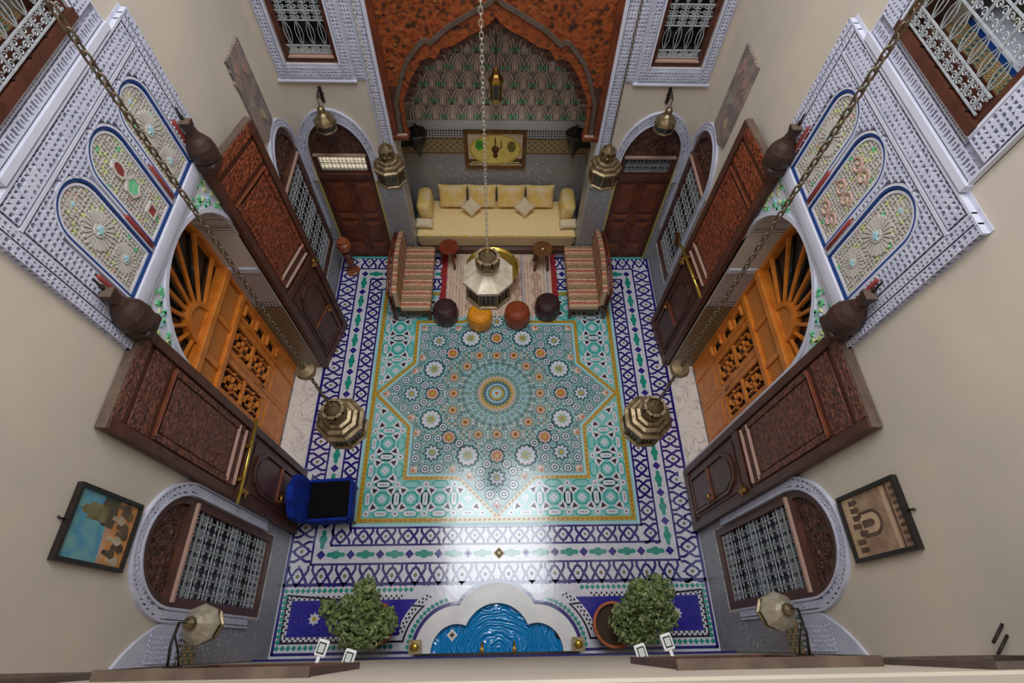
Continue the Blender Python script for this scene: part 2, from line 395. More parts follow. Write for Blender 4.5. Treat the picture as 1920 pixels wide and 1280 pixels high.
def rect_frame(mb, hx, y0, y1, wd, z0, z1, mi=0):
    mb.box(-hx, hx, y0, y0 + wd, z0, z1, mi); mb.box(-hx, hx, y1 - wd, y1, z0, z1, mi)
    mb.box(-hx, -hx + wd, y0 + wd, y1 - wd, z0, z1, mi); mb.box(hx - wd, hx, y0 + wd, y1 - wd, z0, z1, mi)
for h, wd in ((3.075, .045), (2.74, .03), (2.48, .03), (2.235, .03)):
    for k in range(4):
        X = Matrix.Rotation(k * PI / 2, 4, 'Z')
        hh = h if h < 3 else (3.075 if k % 2 else 3.02)
        MB().box(-h, h, -hh, -hh + wd, -.002, .003).build('border_strip', TILE_N, fl, X)
mb = MB(); rect_frame(mb, 2.2, -2.2, 2.2, .04, -.002, .003); mb.build('border_line', TILE_C, fl)
def strap_mesh(L, w):
    p = [(-.4 * L, .5 * w), (-.41 * L, .3 * w), (-.33 * L, .13 * w), (-.25 * L, .0), (-.17 * L, -.16 * w), (-.1 * L, -.3 * w), (0, -.37 * w), (.1 * L, -.3 * w), (.17 * L, -.16 * w), (.25 * L, 0), (.33 * L, .13 * w), (.41 * L, .3 * w), (.4 * L, .5 * w)]
    m = MB(); m.ribbon(p, .036, -.002, .003); m.ribbon([(x, -y) for x, y in p], .036, -.002, .0032)
    for s in (1, -1): m.prism([(-.05 * L, s * .5 * w), (.05 * L, s * .5 * w), (0, s * .34 * w)], -.002, .003)
    return m.mesh('strap', [TILE_N])
def flower_mesh(r):
    m = MB(); m.prism(star_poly(8, r, r * .74), -.001, .005, 0); m.prism(ngon(8, r * .36), 0, .006, 1); m.prism(ngon(6, r * .2), 0, .007, 2)
    return m.mesh('flower_tile', [TILE_W, TILE_K, TILE_Y])
for c, n, w in ((2.885, 17, .29), (2.342, 14, .225)):
    L = 2 * c / n; st = strap_mesh(L, w); fm = flower_mesh(w * .235)
    for k in range(4):
        X = Matrix.Rotation(k * PI / 2, 4, 'Z')
        for i in range(n):
            P = X @ Matrix.Translation((-c + i * L, -c, 0))
            link('flower_tile', fm, fl, P); link('strap', st, fl, P)
lz = MB().prism([(-.135, -.012), (-.12, -.03), (-.05, -.034), (-.035, -.052), (0, -.06), (.035, -.052), (.05, -.034), (.12, -.03), (.135, -.012), (.135, .012), (.12, .03), (.05, .034), (.035, .052), (0, .06), (-.035, .052), (-.05, .034), (-.12, .03), (-.135, .012)], -.001, .004).mesh('lozenge_tile', [TILE_T])
dm = MB().prism(ngon(4, .066), -.001, .004, 0).prism(ngon(4, .03), 0, .005, 1).mesh('diamond_tile', [TILE_N, M('tile_indigo', S(56, 48, 160), .15)])
c = 2.595; L = 2 * c / 12
for k in range(4):
    X = Matrix.Rotation(k * PI / 2, 4, 'Z')
    for i in range(12):
        if not (k == 0 and i == 6): link('diamond_tile', dm, fl, X @ Matrix.Translation((-c + i * L, -c, 0)))
        link('lozenge_tile', lz, fl, X @ Matrix.Translation((-c + (i + .5) * L, -c, 0)))
MB().prism(ngon(4, .085), 0, .006, 0).prism(ngon(4, .06), 0, .008, 1).prism(ngon(12, .03), 0, .01, 0).build('drain_cover', [BRONZE, IRON_D], fl, T(0.03, -2.6, 0))
# central mosaic carpet: turquoise field, ochre border, eight-pointed star
HS = 2.165; a = 1.5; tip = a * math.sqrt(2)
MB().box(-HS, HS, -HS, HS, -.002, .002).build('mosaic_field', M('tile_pale_turquoise', S(132, 202, 200), .14, c2=S(112, 194, 190), cs=9, bump=.06, bs=9, spec=.9), fl)
def octagram(a):
    t = a * math.sqrt(2); pts = []
    q = t - a      # notch distance along the side
    for k in range(4):
        R4 = Matrix.Rotation(k * PI / 2, 2)
        for p in ((a, -a), (a, -q), (t, 0), (a, q)): v = R4 @ Vector(p); pts.append((v.x, v.y))
    return pts
mb = MB(); mb.ribbon(octagram(a - .03), .06, -.001, .004, closed=True); mb.build('star_border', TILE_Y, fl)
mb = MB(); rect_frame(mb, 2.15, -2.15, 2.15, .07, -.001, .0035); mb.build('mosaic_border', TILE_Y, fl)
mb = MB().prism(octagram(a - .06), -.001, .003); mb.build('star_field', TILE_C, fl)
mb = MB().prism(octagram(a - .095), -.001, .0036); mb.build('star_mosaic', TILE_G, fl)
def dashes(path, closed=True, step=.075):
    m = MB(); n = len(path)
    for i in range(n if closed else n - 1):
        p, q = Vector(path[i]), Vector(path[(i + 1) % n]); Ln = (q - p).length; t = (q - p) / Ln; nn = Vector((-t.y, t.x)); k = int(Ln / step)
        for j in range(k):
            c0 = p + t * ((j + .5) * Ln / k)
            ql = [c0 + t * -.022 + nn * -.014, c0 + t * .01 + nn * -.014, c0 + t * .022 + nn * .014, c0 + t * -.01 + nn * .014]
            m.add([(v.x, v.y, .0046) for v in ql], [(0, 1, 2, 3)])
    return m
dashes(octagram(a - .03)).build('border_chips', TILE_O, fl, kind='stuff')
dashes([(-2.115, -2.115), (2.115, -2.115), (2.115, 2.115), (-2.115, 2.115)]).build('border_chips', TILE_O, fl, kind='stuff')
# pieces of the turquoise field
cap = MB().prism(arc(.06, 0, .034, .034, -PI / 2, PI / 2, 6) + arc(-.06, 0, .034, .034, PI / 2, 1.5 * PI, 6), 0, .004, 0)
for x in (-.035, 0, .035): cap.prism(shift(ngon(4, .012), x), 0, .005, 1)
cap = cap.mesh('capsule_tile', [TILE_W, TILE_K])
dot = MB().prism(ngon(8, .05, PI / 8), 0, .004, 0).prism(ngon(5, .015), 0, .005, 1).mesh('octagon_tile', [TILE_W, TILE_K])
tri = MB().prism([(-.075, -.075), (.0, -.086), (.078, -.025), (.022, .034), (-.022, .078), (-.086, 0)], 0, .0035, 0).prism([(-.052, -.052), (.04, -.022), (.006, .006), (-.022, .04)], 0, .005, 1).mesh('triangle_tile', [TILE_W, TILE_K])
ctr = MB().prism(star_poly(4, .066, .044), 0, .004, 0).prism(ngon(5, .015), 0, .005, 1).mesh('star_tile', [TILE_W, TILE_TQ])
cl = 3.58 / 8
STRAP_T = M('tile_strap_teal', S(48, 164, 154), .14)
fs_ = MB(); Z0, Z1 = 0, .003
fs_.ribbon(ngon(8, .105, PI / 8), .024, Z0, Z1, closed=True)
for k in range(4):
    an = PI / 4 + k * PI / 2; c_, s_ = math.cos(an), math.sin(an)
    fs_.ribbon([(.1 * c_ - .03 * s_, .1 * s_ + .03 * c_), (.25 * c_ - .045 * s_, .25 * s_ + .045 * c_)], .02, Z0, Z1); fs_.ribbon([(.1 * c_ + .03 * s_, .1 * s_ - .03 * c_), (.25 * c_ + .045 * s_, .25 * s_ - .045 * c_)], .02, Z0, Z1)
    X_ = Matrix.Rotation(k * PI / 2, 4, 'Z') @ Matrix.Translation((0, cl / 2, 0)); fs_.X = X_
    fs_.ribbon(arc(.065, 0, .055, .055, -PI / 2, PI / 2, 4) + arc(-.065, 0, .055, .055, PI / 2, 1.5 * PI, 4), .02, Z0, Z1 - .0004, closed=True); fs_.X = None
field_strap = fs_.mesh('strap_knot', [STRAP_T])
def in_field(x, y, m): return max(abs(x), abs(y)) < 2.065 and abs(x) + abs(y) > tip + m and max(abs(x), abs(y)) > 1.5 + m * .75
seen = set()
def put(me, nm, x, y, r, m):
    k = (nm, round(x, 2), round(y, 2))
    if k in seen or not in_field(x, y, m): return
    seen.add(k); link(nm, me, fl, T(x, y, 0, r))
for i in range(9):
    for j in range(9):
        if i in (0, 8) or j in (0, 8) or (i in (1, 7)) or (j in (1, 7)):
            cx, cy = -1.79 + i * cl, -1.79 + j * cl
            for s in (-1, 1):
                put(cap, 'capsule_tile', cx, cy + s * cl / 2, 0, .09); put(cap, 'capsule_tile', cx + s * cl / 2, cy, PI / 2, .09)
                for t in (-1, 1):
                    put(dot, 'octagon_tile', cx + s * cl / 2, cy + t * cl / 2, 0, .07)
                    put(tri, 'triangle_tile', cx + s * .115, cy + t * .115, {(-1, -1): 0, (1, -1): PI / 2, (1, 1): PI, (-1, 1): -PI / 2}[(s, t)], .1)
            put(ctr, 'star_tile', cx, cy, 0, .08)
            put(field_strap, 'strap_knot', cx, cy, 0, .2)
# rosettes of the star
def rosette(layers, nm):
    m = MB(); mats = []
    for i, (shape, mt) in enumerate(layers):
        if mt not in mats: mats.append(mt)
        m.prism(shape, 0, .0045 + .0012 * i, mats.index(mt), bottom=False)
    return m.mesh(nm, mats)
big = rosette([(star_poly(12, .225, .2), TILE_C), (star_poly(12, .208, .182), TILE_D), (star_poly(12, .185, .15), TILE_S), (star_poly(12, .168, .135), TILE_W), (star_poly(8, .115, .08), TILE_C), (star_poly(8, .1, .045), TILE_Y), (ngon(8, .03), TILE_G)], 'large_rosette')
ora = rosette([(star_poly(8, .165, .135), TILE_C), (star_poly(8, .15, .122), TILE_D), (ngon(8, .125, PI / 8), TILE_S), (star_poly(8, .11, .09), TILE_P), (star_poly(8, .09, .05), TILE_O), (ngon(8, .04), TILE_Y)], 'orange_rosette')
sta = rosette([(star_poly(9, .19, .14), TILE_C), (star_poly(9, .175, .125), TILE_D), (star_poly(9, .15, .095), TILE_S), (star_poly(9, .132, .08), TILE_W), (ngon(9, .065), TILE_G), (star_poly(6, .045, .025), TILE_Y)], 'star_rosette')
tin = rosette([(star_poly(10, .096, .085), TILE_C), (ngon(10, .084), TILE_D), (star_poly(10, .07, .058), TILE_W), (ngon(8, .042), TILE_S), (ngon(6, .02), TILE_W)], 'small_rosette')
brn = rosette([(star_poly(16, .12, .1), TILE_W2), (star_poly(16, .1, .078), TILE_K), (star_poly(16, .088, .062), TILE_P), (ngon(10, .046), TILE_Y), (ngon(10, .034), TILE_O), (ngon(6, .014), TILE_K)], 'brown_rosette')
pnk = rosette([(ngon(4, .075), TILE_P), (shift(ngon(4, .028), .026), TILE_O), (shift(ngon(4, .024), -.03), TILE_W)], 'pink_tile')
occ = [(0, 0, .63)]
def fourfold(p): x, y = p; return {(round(s * a_, 3), round(t * b_, 3)) for a_, b_ in ((x, y), (y, x)) for s in (1, -1) for t in (1, -1)}
def place(me, nm, pts, r):
    out = set()
    for p in pts: out |= fourfold(p)
    for x, y in sorted(out): link(nm, me, fl, T(x, y, 0, math.atan2(y, x))); occ.append((x, y, r))
place(brn, 'brown_rosette', [(0, .75), (.31, .75), (.53, .53)], .115)
place(big, 'large_rosette', [(.475, 1.11)], .215)
place(ora, 'orange_rosette', [(0, 1.115), (.795, .795)], .15)
place(sta, 'star_rosette', [(1.055, 1.055), (0, 1.475)], .17)
place(tin, 'small_rosette', [(1.32, 1.15), (1.31, .94), (1.15, .79), (.81, .975), (.26, 1.37), (.265, 1.59), (.11, 1.735), (.16, 1.25), (.13, .97), (.62, .9)], .09)
place(pnk, 'pink_tile', [(1.33, 1.33), (1.33, .71), (1.44, .44), (0, 1.9)], .07)
m = MB(); mats = [TILE_S, TILE_P, TILE_G, TILE_Y, TILE_W, TILE_K, TILE_O, TILE_C]
for i, (sh, mi) in enumerate([(ngon(32, .55), 2), (star_poly(24, .39, .36), 0), (ngon(32, .365), 2), (star_poly(32, .345, .305), 1), (star_poly(32, .3, .27), 3), (star_poly(24, .265, .22), 0), (ngon(24, .185), 7), (star_poly(24, .178, .12), 5), (ngon(24, .125), 3), (star_poly(16, .1, .075), 7), (ngon(12, .05), 4), (ngon(12, .032), 6)]):
    m.prism(sh, 0, .0042 + .0006 * i, mi, bottom=False)
m.build('central_rosette', mats, fl)
pet = rosette([(star_poly(8, .07, .055), TILE_C), (ngon(8, .036), TILE_S), (ngon(5, .018), TILE_W)], 'petal_tile')
for k in range(16): link('petal_tile', pet, fl, T(.47 * math.cos(k * PI / 8 + .196), .47 * math.sin(k * PI / 8 + .196), 0, k * PI / 8))
def in_star(x, y, mg): return (max(abs(x), abs(y)) < a - mg) or (abs(x) + abs(y) < tip - mg * 1.414)
m = MB(); st = .05; n = int(2.1 / st)
for i in range(-n, n + 1):
    for j in range(-n, n + 1):
        x, y = i * st, j * st
        if not in_star(x, y, .13) or any((x - q[0]) ** 2 + (y - q[1]) ** 2 < (q[2] + .012) ** 2 for q in occ): continue
        k = (i + j) % 2
        sh = ngon(4, .024, PI / 4) if k else ngon(4, .021, 0)
        m.add([(x + p[0], y + p[1], .0042) for p in sh], [(0, 1, 2, 3)], [0, 1, 2, 0, 3][(i * i + 3 * j * j) % 5] if k else (1 if (i * i + j * j) % 3 else 2))
for k in range(32):
    an = 2 * PI * k / 32
    for q, rr, mi in ((.415, .02, 0), (.54, .026, 0), (.59, .03, 1), (.635, .022, 2)):
        an2 = an + (PI / 32 if q in (.54, .635) else 0); m.add([(q * math.cos(an2) + p[0], q * math.sin(an2) + p[1], .0105 if q < .56 else .0048) for p in ngon(4, rr, an2)], [(0, 1, 2, 3)], mi)
m.build('mosaic_chips', [TILE_C, TILE_S, TILE_W, TILE_P], fl, kind='stuff')
# thresholds
for s in (-1, 1):
    MB().box(-.46, .46, 0, .07, -.002, .004).build('threshold_strip', TILE_TQ, fl, T(s * 2.5, 2.98, 0))
MB_V = bpy.data.materials.new('veined_marble'); MB_V.use_nodes = True
nt = MB_V.node_tree; b = nt.nodes['Principled BSDF']; b.inputs['Roughness'].default_value = .25
tc = nt.nodes.new('ShaderNodeTexCoord'); n1 = nt.nodes.new('ShaderNodeTexNoise'); n1.inputs['Scale'].default_value = 2.2; n1.inputs['Detail'].default_value = 8; n1.inputs['Distortion'].default_value = 1.5
nt.links.new(tc.outputs['Object'], n1.inputs['Vector'])
r = ramp(nt, [(0, S(236, 230, 222)), (.475, S(234, 228, 220)), (.5, S(190, 182, 176)), (.52, S(236, 230, 222)), (1, S(240, 236, 230))], False)
nt.links.new(n1.outputs['Fac'], r.inputs[0]); nt.links.new(r.outputs[0], b.inputs['Base Color'])
for s in (-1, 1):
    x0, x1 = sorted((s * 3.09, s * 3.68))
    MB().box(x0, x1, YC - .92, YC + .92, -.05, .02).build('marble_threshold', MB_V, fl)
    for y in (.62, -1.48):
        x0, x1 = sorted((s * 2.93, s * 3.12)); MB().box(x0, x1, y - .1, y + .1, -.01, .03).build('pivot_block', MARBLE, fl)
# fountain front: two cobalt carpets, check borders
def carpet(s):
    m = MB(); P = fl
    x0, x1 = (-3.06, -.95) if s < 0 else (.95, 3.06)
    MB().box(x0, x1, -3.84, -3.02, -.002, .003).build('carpet_ground', TILE_W, P)
    MB().box(*(( -3.07, -3.03) if s < 0 else (3.03, 3.07)), -3.86, -3.02, -.002, .004).build('border_strip', TILE_N, P)
    MB().box(x0, x1, -3.87, -3.835, -.002, .004).build('border_strip', TILE_N, P)
    lim = lambda x, y: (abs(x) - .56) ** 2 + (y + 3.87) ** 2
    # cobalt field cut back around the basin
    e = []
    for i in range(9):
        an = PI / 2 * .3 + i * (PI / 2 * .62) / 8 - .0
        e.append((.56 + .87 * math.cos(an), -3.87 + .87 * math.sin(an)))
    e = [p for p in e if -3.65 < p[1] < -3.2]
    f = [(2.9, -3.2), (2.9, -3.65), (e[0][0] + .03, -3.65)] + e + [(e[-1][0] - .02, -3.2)]
    MB().prism([(s * x, y) for x, y in f], -.001, .005).build('cobalt_field', M('tile_cobalt_mosaic', S(36, 32, 128), .14, c2=S(58, 52, 168), cs=40, bump=.06, bs=30), P)
    fr = [(2.97, -3.13), (2.97, -3.72), (1.3, -3.72)] + [(.56 + .75 * math.cos(t), -3.87 + .75 * math.sin(t)) for t in [.2 + .075 * i for i in range(10)]]
    dk = MB().ribbon([(s * x, y) for x, y in fr] , .025, -.001, .0045, closed=True); dk.build('border_line', TILE_K, P)
    fl8 = MB().prism(star_poly(8, .085, .055), 0, .0065, 0).prism(ngon(8, .03), 0, .008, 1).mesh('flower_tile', [TILE_W, TILE_Y])
    for x in (2.55, 1.9): link('flower_tile', fl8, P, T(s * x, -3.43, 0))
    d = MB().prism(ngon(4, .036), 0, .005).mesh('check_tile', [TILE_T])
    y = -3.075
    for i in range(24): link('check_tile', d, P, T(s * (3.0 - i * .077), -3.075, 0))
    for i in range(10): link('check_tile', d, P, T(s * 3.0, -3.15 - i * .07, 0))
    for i in range(20): link('check_tile', d, P, T(s * (2.92 - i * .077), -3.78, 0))
    for i in range(13): an = .12 + i * .1; link('check_tile', d, P, T(s * (.56 + .67 * math.cos(an)), -3.87 + .67 * math.sin(an), 0, an))
    k = MB()
    def ck(x, y, r=.019): k.add([(s * x + p[0], y + p[1], .0047) for p in ngon(4, r, PI / 4)], [(0, 1, 2, 3)])
    for i in range(44):
        x = 2.95 - i * .037
        for q in (0, 1):
            if (i + q) % 2: ck(x, -3.155 - q * .03)
            if (i + q) % 2 and x > 1.55: ck(x, -3.665 - q * .03)
    for i in range(13):
        for q in (0, 1):
            if (i + q) % 2: ck(2.945 - q * .03, -3.19 - i * .037)
    for i in range(20):
        an = .3 + i * .04
        for q in (0, 1):
            if (i + q) % 2: ck(.56 + (.8 + q * .035) * math.cos(an), -3.87 + (.8 + q * .035) * math.sin(an))
    k.build('check_chips', TILE_K, P, kind='stuff')
carpet(-1); carpet(1)

# ---- sofa niche
def niche_wall(name, X, w, label):
    t = thing(name, label, 'wall', X, kind='structure')
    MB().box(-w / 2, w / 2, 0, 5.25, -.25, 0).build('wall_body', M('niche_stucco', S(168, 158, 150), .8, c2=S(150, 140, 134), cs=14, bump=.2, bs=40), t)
    MB().box(-w / 2, w / 2, 0, 1.62, 0, .012).build('tile_dado', ZELLIGE, t)
    MB().box(-w / 2, w / 2, 1.62, 1.94, 0, .014).build('tile_frieze', ZELLIGE_M, t)
    for v in (1.62, 1.94): MB().box(-w / 2, w / 2, v - .012, v + .012, 0, .02).build('tile_fillet', M('fillet_brown', S(120, 92, 60), .4), t)
    MB().box(-w / 2, w / 2, 1.95, 2.14, 0, .013).build('tile_merlons', CHECK_D, t)
    MB().rbox(-w / 2, w / 2, 2.15, 2.33, 0, .05, .02).build('plaster_band', M('grey_plaster', S(196, 198, 200), .8), t)
    LEAF = M('leaf_relief', S(238, 222, 212), .8, c2=S(226, 206, 198), cs=20, bump=.2); LG = M('leaf_green', S(110, 196, 140), .7, c2=S(134, 204, 164), cs=20)
    lm = MB()
    for q in (1, .62, .3):
        pth = [(-.13 * q, -.16), (-.14 * q, -.02), (-.1 * q, .07 * q + .02), (0, .05 + .13 * q), (.1 * q, .07 * q + .02), (.14 * q, -.02), (.13 * q, -.16)]
        lm.ribbon(pth, .02, 0, .022 + .006 * q)
    lm.prism([(0, -.16), (.03, -.08), (.02, .02), (0, .07), (-.02, .02), (-.03, -.08)], 0, .03)
    lm = lm.mesh('arch_motif', [LEAF])
    gm = MB().prism([(0, -.09), (.06, -.055), (.09, .0), (.045, -.015), (.034, .035), (.012, .005), (0, .06), (-.012, .005), (-.034, .035), (-.045, -.015), (-.09, 0), (-.06, -.055)], 0, .028).mesh('palmette', [LG])
    n = max(1, int(w / .3))
    for j in range(9):
        for i in range(n + 1):
            u = (i - n / 2 + (.5 if j % 2 else 0)) * .3
            if abs(u) > w / 2 - .12: continue
            v = 2.48 + j * .3
            link('arch_motif', lm, t, T(u, v, 0)); link('palmette', gm, t, T(u + .15 if abs(u + .15) < w / 2 - .1 else u, v - .05, 0))
    return t
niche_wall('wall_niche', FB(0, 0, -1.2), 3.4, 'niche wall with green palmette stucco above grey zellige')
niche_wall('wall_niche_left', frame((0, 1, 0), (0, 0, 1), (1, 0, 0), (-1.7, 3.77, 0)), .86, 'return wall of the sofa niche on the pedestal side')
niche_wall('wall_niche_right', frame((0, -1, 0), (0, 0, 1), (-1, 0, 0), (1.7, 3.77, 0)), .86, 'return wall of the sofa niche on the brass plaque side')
o = MB().box(-2, 2, 3.2, 4.5, 5.25, 5.4).build('ceiling_niche', CEDAR); structure(o, 'wooden ceiling boards inside the sofa niche', 'ceiling')
# jamb cladding of the niche and dado tiles on the back wall
def dado(X, u0, u1, v0, v1, mat=ZELLIGE, gold=None, nm='tile_dado', par=None):
    o = MB().box(u0, u1, v0, v1, 0, .015).build(nm, mat, par)
    o.matrix_world = X
    return o
GOLD = M('gold_tile_fillet', S(196, 176, 96), .35)
def wallpart(o, wall):      # parent to a wall but keep where it stands
    X = o.matrix_basis.copy(); o.parent = wall; o.matrix_basis = wall.matrix_basis.inverted() @ X; return o
for s in (-1, 1):
    j = frame((0, -s, 0), (0, 0, 1), (-s, 0, 0), (s * nb, 3.0, 0))
    def jm(u0, u1, v0, v1, mat, nm, d=.012): 
        a_, b_ = sorted((u0 * -s, u1 * -s)); return wallpart(MB().box(a_, b_, v0, v1, 0, d).build(nm, mat, None, j), wb)
    jm(0, .35, 0, 1.95, ZELLIGE, 'jamb_tiles'); jm(0, .35, 1.95, 2.9, STUCCO_C, 'jamb_plaster', .01)
    for a_, b_ in ((1.592, 2.0), (2.99, 3.09)):
        u0, u1 = sorted((s * a_, s * b_)); wallpart(MB().box(u0, u1, 0, 2.0, 0, .015).build('tile_dado', ZELLIGE, None, FB(0)), wb)
        wallpart(MB().box(u0, u1, 2.0, 2.02, 0, .02).build('tile_fillet', GOLD, None, FB(0)), wb)
    for e in (2.03, 2.97):
        wallpart(MB().box(s * e - .012, s * e + .012, 0, 2.3, 0, .02).build('door_fillet', GOLD, None, FB(0)), wb)
# dado tiles on the side walls
for wall, F, sg in ((wl, FL, 1), (wr, FR, -1)):
    for y0, y1, v1 in ((WN + .01, -3.46, 2.3), (-3.46, -2.4, .58), (-2.4, -1.34, .95), (.54, 1.92, 1.0), (1.92, 2.92, .58), (2.92, 2.99, 2.0)):
        u0, u1 = sorted((sg * (y0 - YC), sg * (y1 - YC)))
        MB().box(u0, u1, 0, v1, 0, .014).build('tile_dado', ZELLIGE, wall)
    u0, u1 = sorted((sg * (WN + .01 - YC), sg * (-3.47 - YC)))
    MB().box(u0, u1, 2.02, 2.3, .014, .02).build('tile_frieze', ZELLIGE_M, wall); MB().box(u0, u1, 2.3, 2.42, 0, .018).build('tile_merlons', CHECK_D, wall)
    # reveals of the great doorway: tile below, stucco above
    for e in (1, -1):
        J = Matrix(((0, 0, -e, e * .92), (0, 1, 0, 0), (e, 0, 0, -.45), (0, 0, 0, 1)))   # local x = depth, y up, z into the opening
        MB().box(*sorted((0, e * .43)), .02, 1.95, 0, .012).build('reveal_tiles', ZELLIGE_B, wall, J)
        MB().box(*sorted((0, e * .43)), 1.95, 2.05, 0, .016).build('reveal_merlons', CHECK_D, wall, J)
        MB().box(*sorted((0, e * .43)), 2.05, 2.75, 0, .012).build('reveal_panel', M('grey_pink_panel', S(186, 174, 172), .6, c2=S(160, 150, 150), cs=25), wall, J)
        MB().box(*sorted((0, e * .43)), 2.75, 2.83, 0, .03).build('impost', STUCCO, wall, J)
    ap = arc(0, 3.45, .915, .925, 0.02, PI - .02, 22); m = MB()
    for i in range(22):
        p, q = ap[i], ap[i + 1]
        m.add([(p[0], p[1], -.43), (q[0], q[1], -.43), (q[0], q[1], -.01), (p[0], p[1], -.01)], [(0, 1, 2, 3)])
    m.build('arch_soffit', lattice_mat('stucco_carved', .05, [(0, S(120, 112, 104)), (.3, S(206, 200, 192))], .8, bump=.6), wall)
# ---------------------------------------------------------------- carved stucco over the great doorways
AX = (-.575, 0.0, .6); AHW = .243
def in_arch(u, v, e):
    for c in AX:
        if abs(u - c) < AHW + e:
            if 4.62 - e < v < 5.36: return True
            if v >= 5.36 and (u - c) ** 2 + (v - 5.36) ** 2 < (AHW + e) ** 2: return True
    return False
sun = MB()
for k in range(22):
    a0 = 2 * PI * k / 22; sun.X = Matrix.Rotation(a0, 4, 'Z')
    sun.prism([(.38, -.028), (.92, -.09), (1.0, 0), (.92, .09), (.38, .028)], 0, .16)
sun.X = None; sun.prism(ngon(12, .36), 0, .2, 0); sun.prism(star_poly(6, .26, .13), 0, .26, 1)
sun = sun.mesh('sunburst', [STUCCO_C, TILE_C])
PLQ_G = M('plaque_green', S(76, 190, 132), .6, c2=S(150, 214, 170), cs=60); PLQ_R = M('plaque_red', S(150, 66, 58), .7, c2=S(124, 46, 44), cs=60)
def stucco_panel(name, F, sg, label, plaques):
    t = thing(name, label, 'stucco panel', F(YC), kind='structure')
    MB().plate([(-1.22, 4.42), (1.22, 4.42), (1.22, 5.93), (.87, 5.93), (.87, 8.1), (-.87, 8.1), (-.87, 5.93), (-1.22, 5.93)], [[(-.6, 6.15), (.6, 6.15), (.6, 7.9), (-.6, 7.9)]], 0, .006).build('panel_ground', STUCCO, t)
    m = MB()
    pierced(m, -1.03, 1.03, 4.63, 5.67, .05, .05, .006, .055, lambda i, j: (.46, .3) if (i + j) % 2 else (.28, .36), lambda u, v: not in_arch(u, v, .045))
    m.build('openwork', STUCCO, t, kind='stuff')
    m = MB()
    for s in (-1, 1):
        pierced(m, *sorted((s * 1.06, s * 1.125)), 4.44, 5.9, .032, .04, .006, .055, wiggly)
        pierced(m, *sorted((s * 1.14, s * 1.215)), 4.44, 5.9, .038, .045, .006, .055, wiggly)
        pierced(m, *sorted((s * .64, s * .85)), 6.13, 8.05, .042, .042, .006, .055, wiggly)
    pierced(m, -1.03, 1.03, 5.72, 5.87, .05, .05, .006, .055, wiggly)
    m.build('border_openwork', STUCCO, t, kind='stuff')
    m = MB(); pierced(m, -.85, .85, 5.985, 6.075, .035, .09, .006, .04, lambda i, j: (.3, .44) if i % 2 else (.2, .3))
    pierced(m, -.62, .62, 6.085, 6.14, .028, .028, .006, .034); m.build('leaf_frieze', STUCCO, t, kind='stuff')
    for v0, v1, h, e in ((5.68, 5.705, .055, 1.05), (5.88, 5.9, .05, 1.22), (5.915, 5.97, .06, .88), (4.425, 4.44, .05, 1.22)):
        MB().box(-e, e, v0, v1, 0, h).build('moulding', WHITE, t)
    for s in (-1, 1):
        for u in (1.04, 1.13): MB().box(*sorted((s * u, s * (u + .014))), 4.44, 5.9, 0, .045).build('moulding', WHITE, t)
        MB().box(*sorted((s * .855, s * .87)), 5.97, 8.05, 0, .045).build('moulding', WHITE, t)
        MB().box(*sorted((s * .605, s * .63)), 6.13, 8.0, 0, .05).build('moulding', WHITE, t)
    MB().rbox(-.98, .98, 4.45, 4.6, 0, .06, .012).build('lintel_band', WHITE, t)
    # three blind arches
    for k, c in enumerate(AX):
        g = MB().prism(shift(arch_outline(AHW, 4.62, 5.36, 5.36 + AHW, 18), c), .006, .014).build('blind_arch', STUCCO_C, t)
        pth = shift([(-AHW, 4.62), (AHW, 4.62)] + arc(0, 5.36, AHW, AHW, 0, PI, 20), c)
        MB().ribbon(pth, .018, .01, .045, closed=True).build('blue_border', BLUE_P, g)
        pth = shift([(AHW - .03, 4.65)] + arc(0, 5.36, AHW - .03, AHW - .03, 0, PI, 18) + [(-AHW + .03, 4.65)], c)
        MB().ribbon(pth, .02, .012, .036, closed=True).build('inner_border', WHITE, g)
        pth = shift([(AHW + .022, 4.63)] + arc(0, 5.36, AHW + .022, AHW + .022, 0, PI, 20) + [(-AHW - .022, 4.63)], c)
        MB().ribbon(pth, .02, .006, .05).build('outer_border', WHITE, g)
        # small arabesque leaves
        m = MB(); r = random.Random(k + 5)
        for i in range(13):
            for j in range(26):
                u = -.23 + i * .038; v = 4.66 + j * .038
                if v > 5.36 and u * u + (v - 5.36) ** 2 > .215 ** 2: continue
                q = r.random(); mi = 0 if q < .86 else (1 if q < .965 else (2 if q < .975 else 3))
                m.prism(shift(star_poly(r.choice((3, 4, 5)), .021, .009, r.random() * 3), c + u, v), .013, .03, mi, bottom=False)
        m.build('arabesque', [STUCCO_C, YELLOW_P, GREEN_P, TILE_P], g, kind='stuff')
        if k != 1:
            for v, q in ((5.18, .165), (4.84, .13), (5.46, .085)):
                link('sunburst', sun, g, Matrix.Translation((c, v, .012)) @ Matrix.Scale(q, 4))
        else:
            if plaques:
                for v, sh, mt in ((5.27, [(x * .75, y * 1.1) for x, y in ngon(8, .075)], PLQ_R), (5.08, ngon(6, .085, PI / 6), PLQ_G), (4.8, ngon(4, .075, PI / 4), PLQ_R)):
                    MB().ribbon(shift(sh, c, v), .022, .012, .045, closed=True).build('plaque_border', STUCCO_C, g)
                    MB().prism(shift([(x * .8, y * .8) for x, y in sh], c, v), .012, .04).build('plaque', mt, g)
            else:
                for v in (5.3, 5.05, 4.8):
                    m = MB()
                    for s in (-1, 1): scroll(m, .08, .014, .03, 1.3, 16, s, (c + s * .07, v))
                    m.build('scroll_relief', M('rose_stucco', S(196, 160, 148), .8), g)
